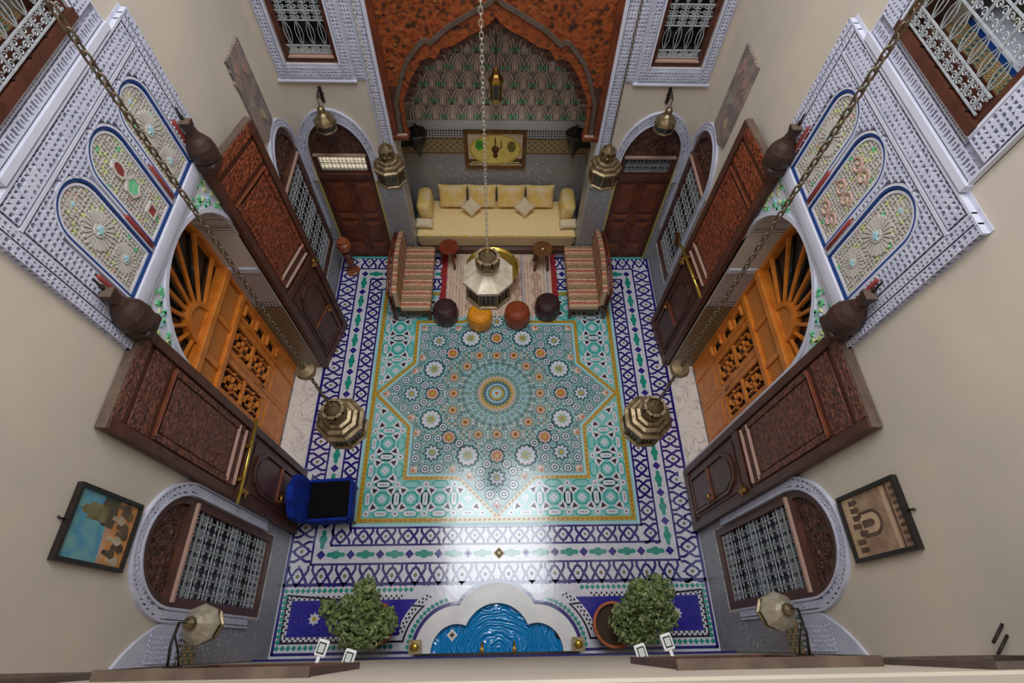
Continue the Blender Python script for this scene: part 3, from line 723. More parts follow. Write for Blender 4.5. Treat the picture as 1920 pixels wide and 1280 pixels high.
    for u in ((AX[0] - .33), (AX[0] + AX[1]) / 2, (AX[1] + AX[2]) / 2, AX[2] + .33):
        MB().rbox(u - .017, u + .017, 4.66, 5.04, .02, .075, .006, 1).build('red_colonnette', RED_P, t)
    # spandrels round the door arch
    m = MB().plate([(-1.0, 3.3), (1.0, 3.3), (1.0, 4.42), (-1.0, 4.42)], [], 0, .001)
    m = MB(); top = arc(0, 3.45, .925, .94, 0, PI, 24)
    m.prism([(-.99, 4.42)] + [(-.99, 3.3), (-.925, 3.3)] + top[::-1] + [(.925, 3.3), (.99, 3.3), (.99, 4.42)], 0, .02)
    m.build('spandrel', WHITE, t)
    m = MB(); m.ribbon(arch_path(.95, 0, 3.45, 4.405, 26), .05, .0, .04); m.build('arch_moulding', WHITE, t)
    for s in (-1, 1):
        MB().box(*sorted((s * .925, s * .985)), 0, 3.4, 0, .03).build('jamb_strip', WHITE, t)
        m = MB(); r = random.Random(3)
        for i in range(46):
            u, v = r.uniform(.5, .97), r.uniform(3.85, 4.4)
            if (u / .98) ** 2 + ((v - 3.45) / 1.0) ** 2 < 1: continue
            m.prism(shift(star_poly(r.choice((3, 4, 5)), .035, .014, r.random() * 3), s * u, v), .02, .034, r.choice((0, 0, 1, 2)), bottom=False)
        m.build('painted_flowers', [GREEN_P, TILE_C, YELLOW_P], t, kind='stuff')
    return t
stucco_panel('trim_1', FL, 1, 'carved white stucco panel with red and green plaques above doorway', True)
stucco_panel('trim_2', FR, -1, 'carved white stucco panel with rose scrolls above doorway', False)

# ---------------------------------------------------------------- iron grilles
def cell_scroll_mesh(cw, ch, tr):
    m = MB()
    for s in (-1, 1):
        q = min(cw * .22, ch * .24)
        for e in (-1, 1): scroll(m, q, tr, 0, 1.25, 9, s, (s * cw * .24, e * ch * .24))
        m.tube([(s * cw * .03, -ch * .46, 0), (s * cw * .05, 0, 0), (s * cw * .03, ch * .46, 0)], tr, 4, smooth=False, caps=False)
    return m.mesh('scroll', [IRON])
def spindle_mesh(cw, ch, tr):
    m = MB(); m.tube([(0, -ch / 2, 0), (0, ch / 2, 0)], tr, 4, smooth=False)
    for s in (-1, 1):
        m.tube([(s * cw * .1, -ch * .42, 0), (s * cw * .3, -ch * .1, 0), (s * cw * .3, ch * .15, 0), (s * cw * .08, ch * .44, 0)], tr * .8, 4, smooth=False, caps=False)
    return m.mesh('spindle', [IRON])
def grille(t, u0, u1, rows, nu, w, tr=.006, vbars=True):
    cw = (u1 - u0) / nu
    v0, v1 = rows[0][0], rows[-1][1]
    for v in sorted({r[0] for r in rows} | {r[1] for r in rows}):
        MB().box(u0, u1, v - tr, v + tr, w - tr, w + tr).build('cross_bar', IRON, t)
    if vbars:
        bm_ = MB().box(-tr * .8, tr * .8, v0, v1, w - tr, w + tr).mesh('upright_bar', [IRON])
        for i in range(nu + 1): link('upright_bar', bm_, t, T(u0 + i * cw, 0, 0))
    for a_, b_, kind in rows:
        me = (cell_scroll_mesh if kind == 's' else spindle_mesh)(cw, b_ - a_, tr * .85)
        for i in range(nu): link('scroll' if kind == 's' else 'spindle', me, t, T(u0 + (i + .5) * cw, (a_ + b_) / 2, w))

# small arched windows at the four corners
def corner_window(name, X, label):
    t = thing(name, label, 'window', X, kind='structure')
    out = arch_outline(.5, .6, 2.75, 3.41, 18)
    MB().plate(out, [[(-.41, .72), (.41, .72), (.41, 2.66), (-.41, 2.66)], arch_outline(.42, 2.8, 2.82, 3.3, 14)[0:2] + arc(0, 2.82, .42, .48, 0, PI, 14)], -.12, -.0).build('window_frame', WOOD, t)
    MB().prism([(-.43, 2.8), (.43, 2.8)] + arc(0, 2.82, .43, .49, 0, PI, 14), -.1, -.04).build('tympanum', CARVED_D, t)
    m = MB(); r = random.Random(2)
    for i in range(3):
        for k in range(3 + 2 * i):
            an = PI * (k + .5) / (3 + 2 * i); q = .13 + .13 * i
            scroll(m, .05, .012, -.035, 1.2, 10, 1 if math.cos(an) > 0 else -1, (q * math.cos(an), 2.84 + q * 1.1 * math.sin(an)))
    m.build('carved_scrolls', CARVED_D, t)
    MB().box(-.46, .46, 2.69, 2.72, 0, .035).build('transom_bar', M('worn_edge', S(176, 142, 126), .5), t)
    MB().box(-.56, .56, .5, 3.5, -.52, -.455).build('window_shutter', BLACK, t)  # unseen black board added behind the opening to stop outside light leaking in
    MB().box(-.495, .495, .61, 2.78, -.17, -.125).build('window_pane', GLASS_D, t)
    grille(t, -.41, .41, [(.74, .88, 's'), (.88, 1.02, 's'), (1.02, 1.32, 's'), (1.32, 1.62, 's'), (1.62, 1.76, 's'), (1.76, 2.06, 's'), (2.06, 2.36, 's'), (2.36, 2.5, 's'), (2.5, 2.64, 'p')], 6, -.03, .0055, False)
    return t
def stucco_ring(name, X, label, hw, v0, vsp, top, wd, ht):
    t = thing(name, label, 'arch trim', X, kind='structure')
    m = MB(); m.ring(arch_path(hw + wd, v0, vsp, top + ht, 26), arch_path(hw, v0, vsp, top, 26), 0, .012); m.build('ring_ground', STUCCO, t)
    m = MB(); m.ribbon(arch_path(hw + .012, v0, vsp, top + .012, 26), .024, 0, .045); m.ribbon(arch_path(hw + wd - .012, v0, vsp, top + ht - .012, 26), .024, 0, .04); m.build('ring_moulding', STUCCO, t)
    def ok(u, v):
        def ins(e, f): return abs(u) < hw + e and v < vsp if v < vsp else (u / (hw + e)) ** 2 + ((v - vsp) / (top + f - vsp)) ** 2 < 1
        return ins(wd - .03, ht - .03) and not ins(.03, .03)
    m = MB(); pierced(m, -hw - wd, hw + wd, v0, top + ht, .034, .034, .012, .036, lambda i, j: wiggly(i, j) if (i + j) % 2 else (.1, .1), ok); m.build('ring_openwork', STUCCO, t, kind='stuff')
    return t
corner_window('window_1', FL(-2.93), 'arched grille window by the minaret painting')
corner_window('window_2', FR(-2.93), 'arched grille window by the sepia picture')
corner_window('window_3', FL(2.42), 'arched grille window beside the turned wooden pedestal')
corner_window('window_4', FR(2.42), 'arched grille window with brass diamond plaque on its grille')
stucco_ring('trim_3', FL(-2.93), 'white stucco arch around the window by the minaret painting', .505, .95, 2.75, 3.42, .13, .13)
stucco_ring('trim_4', FR(-2.93), 'white stucco arch around the window by the sepia picture', .505, .95, 2.75, 3.42, .13, .13)
stucco_ring('trim_5', FL(2.42), 'white stucco arch around the window near the pedestal', .505, .95, 2.75, 3.42, .07, .13)
stucco_ring('trim_6', FR(2.42), 'white stucco arch around the window with brass plaque', .505, .95, 2.75, 3.42, .07, .13)
p = MB().plate(ngon(4, .16), [ngon(4, .12)], 0, .02).build('wall_plaque', BRASS, None, FR(2.13, 1.58, .02))
MB().prism(ngon(4, .12), .004, .012).build('plaque_centre', WOOD, p); tag(p, 'brass-edged diamond plaque hanging on the window grille', 'plaque')
# springing of the next arch in both near corners
for s, F in ((-1, FL), (1, FR)):
    X = F(WN + .01, 2.42); m = MB(); e = 1 if F is FL else -1
    m.prism([(0, 0), (e * .36, 0), (e * .36, .34), (e * .3, .46), (e * .2, .66), (e * .1, .8), (0, .9)], 0, .03)
    pierced(m, *sorted((e * .02, e * .26)), .03, .5, .04, .04, .03, .045, wiggly)
    m.build('trim_7' if s < 0 else 'trim_8', STUCCO, None, X)
    tag(bpy.data.objects['trim_7' if s < 0 else 'trim_8'], 'stucco corner springing beside the hanging bracket lantern, ' + ('minaret painting side' if s < 0 else 'sepia picture side'), 'arch trim', kind='structure')

# ---------------------------------------------------------------- upper windows
def big_window(name, F, label):
    t = thing(name, label, 'window', F(YC), kind='structure')
    fr = MB().plate([(-.6, 6.15), (.6, 6.15), (.6, 7.9), (-.6, 7.9)], [[(-.54, 6.23), (.54, 6.23), (.54, 7.84), (-.54, 7.84)]], -.2, .03).build('window_frame', WOOD, t)
    MB().box(-.61, .61, 6.14, 6.21, 0, .07).build('window_sill', WOOD, t)
    for i in range(5): MB().box(-.5 + i * .24, -.49 + i * .24, 6.21, 6.222, .02, .065).build('sill_peg', IRON_D, t)
    MB().box(-1.2, 1.2, .2, 1.1, -.1, 0).build('inner_ledge', ZELLIGE_M, t, frame((1, 0, 0), (0, 0, -1), (0, 1, 0), (0, 6.2, 0)))
    MB().box(-1.2, 1.2, 6.2, 6.215, -.5, -.46).build('ledge_line', BLUE_P, t); MB().box(-1.2, 1.2, 6.2, 6.21, -.8, -.5).build('ledge_cloth', WHITE, t)
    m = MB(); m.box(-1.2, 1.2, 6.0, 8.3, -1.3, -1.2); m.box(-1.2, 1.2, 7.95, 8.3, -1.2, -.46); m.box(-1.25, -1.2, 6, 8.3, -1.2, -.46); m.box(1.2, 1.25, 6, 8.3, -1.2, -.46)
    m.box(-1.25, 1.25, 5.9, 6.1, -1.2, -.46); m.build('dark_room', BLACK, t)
    grille(t, -.54, .54, [(6.24, 6.36, 's'), (6.36, 6.56, 'p'), (6.56, 6.72, 's'), (6.72, 6.88, 's'), (6.88, 7.2, 'p'), (7.2, 7.5, 's'), (7.5, 7.8, 's')], 8, .05, .006, False)
    return t
big_window('window_5', FL, 'upper window with scrolled iron grille above the plaque panel')
big_window('window_6', FR, 'upper window with scrolled iron grille above the rose scroll panel')
def back_window(name, x, label):
    t = thing(name, label, 'window', FB(x), kind='structure')
    MB().plate([(-.355, 4.07), (.355, 4.07), (.355, 6.2), (-.355, 6.2)], [[(-.29, 4.14), (.29, 4.14), (.29, 6.14), (-.29, 6.14)]], -.15, -.02).build('window_frame', WOOD, t)
    MB().box(-.42, .42, 4.0, 6.3, -.45, -.352).build('window_pane', GLASS_D, t)
    MB().box(-.3, .3, 4.14, 4.16, -.12, 0).build('window_sill', M('worn_edge', S(176, 142, 126), .5), t)
    grille(t, -.29, .29, [(4.18, 4.28, 's'), (4.28, 4.6, 'p'), (4.6, 4.72, 's'), (4.72, 4.86, 's'), (4.86, 5.2, 'p'), (5.2, 5.4, 's'), (5.4, 5.9, 'p')], 4, -.06, .007, False)
    return t
back_window('window_7', -2.455, 'tall grille window over the lit arched door')
back_window('window_8', 2.455, 'tall grille window over the door with dark fanlight')
def back_surround(name, s, label):
    t = thing(name, label, 'window surround', FB(s * 2.455), kind='structure')
    i = -s     # towards the niche
    o = [(-.52, 3.85), (.52, 3.85), (.52, 6.4), (-.52, 6.4)]
    MB().plate(o, [[(-.355, 4.07), (.355, 4.07), (.355, 6.2), (-.355, 6.2)]], 0, .015).build('surround_ground', STUCCO, t)
    a_, b_ = sorted((i * .52, i * .86)); MB().box(a_, b_, 3.85, 6.4, 0, .015).build('pilaster_ground', STUCCO, t)
    a_, b_ = sorted((i * .66, i * .86)); MB().box(a_, b_, 2.3, 3.85, 0, .015).build('pilaster_strip', STUCCO, t)
    m = MB()
    for e in (-1, 1): pierced(m, *sorted((e * .4, e * .49)), 3.9, 6.3, .045, .045, .015, .04, wiggly)
    pierced(m, -.38, .38, 3.9, 4.03, .042, .042, .015, .04, wiggly)
    pierced(m, *sorted((i * .55, i * .66)), 3.9, 6.3, .04, .05, .015, .04, wiggly)
    pierced(m, *sorted((i * .7, i * .81)), 2.35, 6.3, .04, .05, .015, .04, wiggly); m.build('openwork', STUCCO, t, kind='stuff')
    MB().box(-.54, .54, 3.83, 3.85, 0, .05).build('moulding', WHITE, t)
    MB().box(*sorted((i * .825, i * .87)), 2.3, 6.4, 0, .06).build('moulding', WHITE, t)
    MB().box(*sorted((i * .38, i * .355)), 4.07, 6.2, 0, .04).build('moulding', WHITE, t); MB().box(*sorted((-i * .38, -i * .355)), 4.07, 6.2, 0, .04).build('moulding', WHITE, t)
    # capital at the foot of the pilaster
    m = MB()
    for k, (v, q) in enumerate(((2.3, .0), (2.18, .03), (2.06, .06))): m.rbox(*sorted((i * (.62 + q * .4), i * .87)), v - .12, v, 0, .12 - .03 * k, .015)
    m.build('capital', STUCCO, t)
    return t
back_surround('trim_9', -1, 'white stucco surround of the tall window over the lit door')
back_surround('trim_10', 1, 'white stucco surround of the tall window over the dark-fanlight door')

# ---------------------------------------------------------------- arched doors of the back wall
CURT = M('pale_curtain', S(246, 236, 206), .7)
CURT.node_tree.nodes['Principled BSDF'].inputs['Emission Color'].default_value = S(255, 240, 205)
CURT.node_tree.nodes['Principled BSDF'].inputs['Emission Strength'].default_value = .07   # room lit behind the fanlight
def back_door(name, x, label, lit):
    t = thing(name, label, 'door', FB(x), kind='structure')
    MB().plate(arch_outline(.47, 0.005, 2.45, 3.2, 18), [[(-.41, .02), (.41, .02), (.41, 2.06), (-.41, 2.06)], [(-.38, 2.2), (.38, 2.2), (.38, 2.5), (-.38, 2.5)]], -.12, -.03).build('door_frame', WOOD, t)
    MB().prism([(-.41, 2.58), (.41, 2.58)] + arc(0, 2.6, .4, .52, 0, PI, 14), -.06, -.02).build('tympanum', CARVED_D, t)
    MB().box(-.42, .42, 2.53, 2.56, -.03, .02).build('transom_bar', M('worn_edge', S(176, 142, 126), .5), t)
    MB().box(-.44, .44, 2.08, 2.17, -.03, .02).build('transom', WOOD, t)
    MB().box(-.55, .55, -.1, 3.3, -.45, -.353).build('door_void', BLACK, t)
    MB().box(-.39, .39, 2.19, 2.51, -.12, -.1).build('fanlight_pane', M('pale_curtain', S(246, 236, 206), .7) if lit else GLASS_D, t)
    grille(t, -.38, .38, [(2.21, 2.35, 's'), (2.35, 2.49, 's')], 6, -.06, .005)
    for s in (-1, 1):
        l = MB().box(*sorted((s * .006, s * .405)), .03, 2.05, -.1, -.05).build('door_leaf', WOOD2, t)
        for v0, v1 in ((.12, .42), (.5, 1.0), (1.06, 1.2), (1.27, 1.95)):
            m = MB(); m.rbox(*sorted((s * .06, s * .36)), v0, v1, -.055, -.03, .012, 1, smooth=False); m.rbox(*sorted((s * .1, s * .32)), v0 + .04, v1 - .04, -.04, -.018, .01, 1, smooth=False); m.build('door_panel', WOOD2, l)
    MB().box(-.02, .02, .03, 2.05, -.06, -.02).build('meeting_stile', WOOD2, t)
    MB().rbox(.03, .06, 1.0, 1.14, -.05, -.01, .008).build('latch', BRASS, t)
    return t
back_door('door_1', -2.5, 'brown arched double door with a pale lit fanlight', True)
back_door('door_2', 2.5, 'brown arched double door with a dark fanlight', False)
stucco_ring('trim_11', FB(-2.5), 'white stucco arch over the door with pale fanlight', .475, 2.05, 2.45, 3.2, .12, .2)
stucco_ring('trim_12', FB(2.5), 'white stucco arch over the door with dark fanlight', .475, 2.05, 2.45, 3.2, .12, .2)

# ---------------------------------------------------------------- the carved wooden arch of the niche
t = thing('trim_13', 'painted cedar arch with scalloped edge framing the sofa niche', 'wooden arch', FB(0), kind='structure')
inn = [(-1.36, 2.95), (-1.36, 3.11), (-1.34, 3.5), (-1.18, 3.85), (-1.0, 4.12), (-.9, 4.16), (-.81, 4.14), (-.72, 4.28), (-.56, 4.32), (-.37, 4.44), (-.18, 4.53), (-.06, 4.62), (0, 4.7)]
full = inn + [(-x, y) for x, y in inn[-2::-1]]
MB().prism([(-1.5, 2.95), (-1.5, 5.25), (1.5, 5.25), (1.5, 2.95)] + full[::-1], -.12, -.02).build('arch_board', PAINTED, t)
for s in (-1, 1):
    MB().box(*sorted((s * 1.5, s * 1.61)), 2.92, 5.25, -.14, .03).build('arch_post', CEDAR, t)
    MB().box(*sorted((s * 1.4, s * 1.5)), 2.95, 3.75, -.1, .0).build('post_panel', CEDAR_D, t)
    MB().rbox(*sorted((s * 1.34, s * 1.61)), 2.86, 2.95, -.14, .04, .01, 1).build('post_foot', CEDAR, t)
    MB().box(*sorted((s * 1.36, s * 1.52)), 2.95, 2.97, .0, .035).build('post_line', M('worn_edge', S(176, 142, 126), .5), t)
tr = [(-1.46, 2.96), (-1.44, 3.5), (-1.3, 3.91), (-1.19, 4.13), (-.97, 4.38), (-.9, 4.4), (-.86, 4.36), (-.64, 4.55), (-.33, 4.73), (-.09, 4.86), (0, 4.95)]
MB().ribbon(tr + [(-x, y) for x, y in tr[-2::-1]], .055, -.03, .01).build('arch_moulding', GREYTRIM, t)
sc = MB().prism([(-.05, .03), (-.05, -.04), (-.03, -.06), (-.02, -.09), (0, -.12), (.02, -.09), (.03, -.06), (.05, -.04), (.05, .03)], -.04, .0).mesh('scallop', [CEDAR_D])
P = [Vector(p) for p in full]; acc = 0; step = .085
for i in range(2, len(P) - 3):
    p, q = P[i], P[i + 1]; L = (q - p).length; n = max(1, round(L / step)); tn = (q - p) / L
    for k in range(n):
        c = p + (q - p) * ((k + .5) / n); link('scallop', sc, t, Matrix.Translation((c.x, c.y, -.03 - .02 * (k % 2))) @ Matrix.Rotation(math.atan2(tn.y, tn.x), 4, 'Z'))
r = random.Random(9); m = MB()
for i in range(600):
    u, v = r.uniform(-1.47, 1.47), r.uniform(3.0, 5.2)
    ok = True
    for j in range(len(tr) - 1):
        if min(-abs(u), 0) <= 0 and tr[j][0] <= -abs(u) <= tr[j + 1][0]:
            vv = tr[j][1] + (tr[j + 1][1] - tr[j][1]) * (-abs(u) - tr[j][0]) / max(1e-6, tr[j + 1][0] - tr[j][0]); ok = v > vv + .07
    if ok: m.prism(shift(star_poly(r.choice((4, 5, 6)), r.uniform(.02, .036), .011, r.random() * 3), u, v), -.02, -.006, r.choice((0, 0, 1, 3, 3)), bottom=False)
m.build('painted_flowers', [M('rust_paint', S(140, 58, 30), .6), M('amber_paint', S(148, 88, 40), .6), M('olive_paint', S(84, 84, 40), .6), M('umber_paint', S(70, 40, 24), .6)], t, kind='stuff')

# ---------------------------------------------------------------- great orange doors in the side doorways
def great_door(name, F, label):
    t = thing(name, label, 'door', F(YC, 0, -.45), kind='structure')
    MB().plate(ARCH, [[(-.86, .02), (.86, .02), (.86, 2.76), (-.86, 2.76)], [(-.86, 2.88), (.86, 2.88), (.86, 3.45)] + arc(0, 3.45, .86, .87, 0, PI, 18)[1:-1] + [(-.86, 3.45)]], -.08, .03).build('door_frame', ORANGE, t)
    MB().prism([(-.9, 2.8), (.9, 2.8), (.9, 3.45)] + arc(0, 3.45, .9, .91, 0, PI, 18)[1:-1] + [(-.9, 3.45)], -.1, -.06).build('fanlight_glass', GLASS_D, t)
    h = MB().prism(arc(0, 2.88, .23, .31, 0, PI, 14), -.06, .0).build('fan_hub', ORANGE_L, t); MB().ribbon(arc(0, 2.88, .23, .31, 0, PI, 16), .06, -.06, .03).build('hub_rim', ORANGE, h)
    for k in range(9):
        an = PI * (k + .5) / 9; c0 = Vector((.23 * math.cos(an), 2.88 + .31 * math.sin(an))); dr = Vector((math.cos(an), math.sin(an) * 1.35))
        for q in range(60):
            e = c0 + dr * (.02 * q)
            if e.x ** 2 / .86 ** 2 + max(0, e.y - 3.45) ** 2 / .87 ** 2 >= 1: break
        MB().tube([(c0.x, c0.y, -.015), (e.x, e.y, -.015)], [.024, .034], 6, smooth=False).build('fan_spoke', ORANGE, t)
    MB().rbox(-.9, .9, 2.74, 2.86, -.04, .08, .015, 1, smooth=False).build('transom', ORANGE, t)
    for k in range(3):
        u = -.57 + k * .57; MB().box(u - .26, u + .26, 2.32, 2.7, -.03, .0).build('lattice_panel', ORANGE_L, t)
    for u in (-.285, .285): MB().box(u - .035, u + .035, 2.28, 2.74, -.04, .03).build('mullion', ORANGE, t)
    MB().box(-.86, .86, 2.22, 2.3, -.04, .05).build('lock_rail', ORANGE, t)
    MB().box(-.88, .88, .02, 2.76, -.08, -.055).build('glass_backing', GLASS_D, t)
    for s in (-1, 1):   # side strips with square lights
        g = MB().plate([(s * .86, .02), (s * .58, .02), (s * .58, 2.24), (s * .86, 2.24)][::s], [[(s * .72 - .07, v), (s * .72 + .07, v), (s * .72 + .07, v + .26), (s * .72 - .07, v + .26)] for v in (.95, 1.36, 1.77)], -.04, .0).build('side_strip', ORANGE, t)
        for v in (.9, 1.285, 1.695, 2.1): MB().tube([(s * .64, v, .02), (s * .8, v, .02)], .03, 6, smooth=False).build('strip_rail', ORANGE, g)
        MB().box(*sorted((s * .56, s * .6)), .02, 2.24, -.03, .02).build('stile', ORANGE, t)
        # leaf with key-pattern openings
        l = MB().plate([(s * .005, .02), (s * .56, .02), (s * .56, 2.24), (s * .005, 2.24)][::s], [[(s * .08, .92), (s * .48, .92), (s * .48, 2.16), (s * .08, 2.16)][::s]], -.045, .0).build('door_leaf', ORANGE, t)
        m = MB().rbox(*sorted((s * .07, s * .49)), .12, .8, -.01, .012, .01, 1, smooth=False); m.build('door_panel', ORANGE, l)
        for half in (0, 1):
            v0 = .93 + half * .62
            B = [(0, 0, .4, .02), (0, .58, .4, .62), (0, .0, .02, .6), (.38, 0, .4, .6), (.08, .08, .105, .52), (.295, .08, .32, .52), (.08, .08, .2, .11), (.2, .49, .32, .52), (.185, .2, .215, .42), (.12, .29, .28, .32), (.14, .4, .2, .43), (.2, .18, .26, .21), (.05, .28, .1, .31), (.3, .28, .35, .31)]
            for a0, b0, a1, b1 in B: MB().box(*sorted((s * (.08 + a0), s * (.08 + a1))), v0 + b0, v0 + b1, -.04, .004).build('key_bar', ORANGE, l)
        for q in range(2): MB().box(*sorted((s * (.1 + q * .26), s * (.2 + q * .26))), 1.14 + q * .5, 1.26 + q * .5, -.054, -.05).build('blue_pane', BLUE_P, l)
    MB().tube([(.04, 1.05, .0), (.04, 1.05, .04), (.04, 1.17, .04), (.04, 1.17, 0)], .01, 6).build('pull_handle', BRASS, t)
    return t
great_door('door_3', FL, 'orange pine fanlight door set in the plaque panel doorway')
great_door('door_4', FR, 'orange pine fanlight door set in the rose scroll doorway')

# ---------------------------------------------------------------- tall carved leaves folded against the walls
def tall_leaf(label, X, s, mat, wood, brassbar):
    """local x: away from the hinge (times s), y up, z out"""
    H = 4.42; W = .94
    t = thing('carved_door_leaf', label, 'door leaf', X, 'tall carved door leaves of the side doorways')
    B = lambda u0, u1, v0, v1, w0, w1: MB().rbox(*sorted((s * u0, s * u1)), v0, v1, w0, w1, .006, 1, smooth=False)
    B(0, W, .03, H, 0, .05).build('leaf_board', wood, t)
    B(0, .1, .03, H, .05, .085).build('stile', wood, t); B(W - .1, W, .03, H, .05, .085).build('stile', wood, t)
    B(0, W, H - .01, H + .02, -.01, .075).build('top_cap', WOOD_TOP, t)
    B(.1, W - .1, .03, .2, .05, .08).build('bottom_rail', wood, t); B(.1, W - .1, 2.0, 2.14, .05, .08).build('middle_rail', wood, t); B(.1, W - .1, 4.28, H, .05, .08).build('top_rail', mat, t)
    B(.11, W - .11, 3.92, 4.2, .05, .065).build('upper_panel', mat, t)
    B(.2, W - .2, 2.5, 3.78, .05, .07).build('carved_panel', mat, t)
    for u in (.12, W - .19): B(u, u + .07, 2.3, 3.85, .05, .075).build('carved_border', mat, t)
    EDGE = M('worn_edge', S(176, 142, 126), .5)
    for v in (2.24, 2.42, 3.84): B(.14, W - .14, v, v + .022, .05, .09).build('ledge_bar', WOOD2 if v > 3 else EDGE, t)
    # wicket door
    k = B(.16, W - .16, .22, 1.92, .05, .065).build('wicket_door', wood, t)
    hw = (W - .44) / 2; cu = W / 2
    out = [(-hw, .3), (hw, .3), (hw, 1.55), (hw - .1, 1.78), (0, 1.84), (-hw + .1, 1.78), (-hw, 1.55)]
    MB().ribbon([(s * cu + x, y) for x, y in out], .035, .06, .09, closed=True).build('arched_moulding', wood, k)
    MB().prism([(s * cu + x * .82, .4 + (y - .4) * .93) for x, y in out], .06, .075).build('arched_panel', wood, k)
    B(.24, W - .24, .98, 1.03, .065, .1).build('wicket_bar', WOOD2, k)
    m = MB(); m.tube([(s * .62, 1.0, .1), (s * .62, 1.0, .14), (s * .7, 1.0, .14)], .02, 6); m.tube([(s * .7, .85, .1), (s * .7, 1.05, .12)], .012, 6); m.build('wicket_latch', BRASS, k)
    m = MB()
    for v in (1.96, 2.05): m.lathe([(.0, -.0), (.035, .005), (.04, .02), (.02, .045), (0, .05)], 8, (s * (W - .12), v, .085))
    m.tube([(s * (W - .2), 1.99, .09), (s * (W - .05), 2.0, .12)], .014, 6); m.build('bolt', BRASS, t)
    if brassbar:
        m = MB(); m.tube([(s * -.02, 2.2, .13), (s * (W + .05), 2.17, .13)], .02, 8); m.build('brass_bar', BRASS_B, t)
        for q in (.3, .7): MB().box(*sorted((s * q, s * (q + .04))), 2.155, 2.215, .08, .14).build('bar_keeper', BRASS, t)
    return t
rotX = lambda a: Matrix.Rotation(a, 4, 'Y')
tall_leaf('tall dark carved door leaf behind the blue chair', FL(-1.36, 0, .02), -1, CARVED, WOOD, True)
tall_leaf('tall dark carved door leaf next to the sepia picture', FR(-1.4, 0, .02), 1, CARVED, WOOD, False)
tall_leaf('tall red-brown carved door leaf swung out beside the pedestal', FL(.5, 0, .03) @ rotX(-.26), 1, CARVED_R, WOOD, False)
tall_leaf('tall red-brown carved door leaf near the brass diamond plaque', FR(.52, 0, .03) @ rotX(.1), -1, CARVED_R, WOOD, True)

def corbel(label, x, y):
    t = thing('pivot_corbel', label, 'corbel', T(x, y, 4.46), 'carved wooden pivot corbels')
    sx = 1 if x < 0 else -1
    DK = M('corbel_wood', S(70, 46, 38), .45, c2=S(52, 34, 28), cs=9, bump=.15)
    MB().rbox(-.1, .1, -.12, .12, .0, .1, .025, 2).build('corbel_block', DK, t)
    MB().lathe([(.1, .08), (.135, .13), (.145, .2), (.135, .27), (.105, .33), (.07, .38), (.058, .42)], 16, smooth=True).build('corbel_bulb', DK, t)
    MB().lathe([(.058, .41), (.052, .46), (.066, .52), (.07, .54)], 4, smooth=False, rot=PI / 4).build('corbel_neck', DK, t)
    MB().box(-.045, .045, -.045, .045, .535, .545).build('corbel_top', WOOD_TOP, t)
    MB().lathe([(.014, .54), (.022, .57), (.009, .6), (.009, .66), (0, .68)], 8, (-.03 * sx, .03, 0)).build('corbel_finial', IRON_D, t)
    MB().box(*sorted((-.09 * sx, -.16 * sx)), -.08, .08, 0, .22).build('wall_tenon', DK, t)
    return t
corbel('dark bulb-shaped corbel over the leaf swung out by the pedestal', -2.955, .56)
corbel('dark bulb-shaped corbel over the leaf behind the blue chair', -2.955, -1.43)
corbel('dark bulb-shaped corbel over the leaf near the brass plaque', 2.955, .56)
corbel('dark bulb-shaped corbel over the leaf by the sepia picture', 2.955, -1.45)
# ================================================================ LANTERNS
PANE = M('lantern_glass', S(52, 62, 60), .12, c2=S(40, 46, 44), cs=6, spec=.6)
LM = {}
def lantern_meshes(style):
    if style in LM: return LM[style]
    top, base = (BRONZE_L, BRONZE) if style == 'pale' else (BRONZE, BRONZE)
    d = {}
    if style == 'pale': roof = [(.235, -.03), (.262, -.02), (.262, .015), (.235, .03), (.13, .085), (.105, .1), (.085, .15)]
    else: roof = [(.235, -.03), (.262, -.02), (.262, .015), (.225, .03), (.205, .075), (.165, .085), (.15, .12), (.115, .13), (.1, .165), (.085, .17)]
    zt = roof[-1][1]
    m = MB().lathe(roof, 8, smooth=False, rot=PI / 8); d['lantern_roof'] = m.mesh('lantern_roof', [top])
    m = MB().lathe([(.085, zt - .01), (.115, zt + .02), (.12, zt + .05), (.105, zt + .06)], 8, smooth=False, rot=PI / 8)
    for k in range(8):
        a0 = k * PI / 4; m.X = Matrix.Rotation(a0, 4, 'Z'); m.prism([(.085, -.035), (.115, -.035), (.115, .035), (.085, .035)], zt + .05, zt + .14, 0); m.X = None
    m.lathe([(.08, zt + .04), (.09, zt + .12), (.04, zt + .18), (.015, zt + .21)], 8, smooth=False); d['crown'] = m.mesh('crown', [BRONZE])
    m = MB().tube([(.025 * math.cos(k * PI / 5), 0, zt + .22 + .025 * math.sin(k * PI / 5)) for k in range(10)], .007, 6, closed=True); d['hanging_ring'] = m.mesh('hanging_ring', [BRASS])
    d['zt'] = zt
    m = MB().lathe([(.0, -.4), (.03, -.39), (.045, -.36), (.1, -.345), (.19, -.3), (.235, -.29), (.248, -.275), (.248, -.255), (.225, -.245)], 8, smooth=False, rot=PI / 8); d['lantern_base'] = m.mesh('lantern_base', [base])
    m = MB()
    ap = .215 * math.cos(PI / 8); hw = .215 * math.sin(PI / 8)
    m.box(ap - .012, ap - .006, -hw, hw, -.25, -.025, 0)
    for k in range(4): y = -hw * .78 + k * hw * .52; m.box(ap - .008, ap + .006, y - .008, y + .008, -.25, -.025, 1)
    m.box(ap - .008, ap + .006, -hw, hw, -.07, -.025, 1)
    d['pane'] = m.mesh('pane', [PANE, base])
    m = MB(); m.tube([(.222, 0, -.25), (.222, 0, -.02)], .014, 6, smooth=False); d['corner_post'] = m.mesh('corner_post', [base])
    LM[style] = d; return d
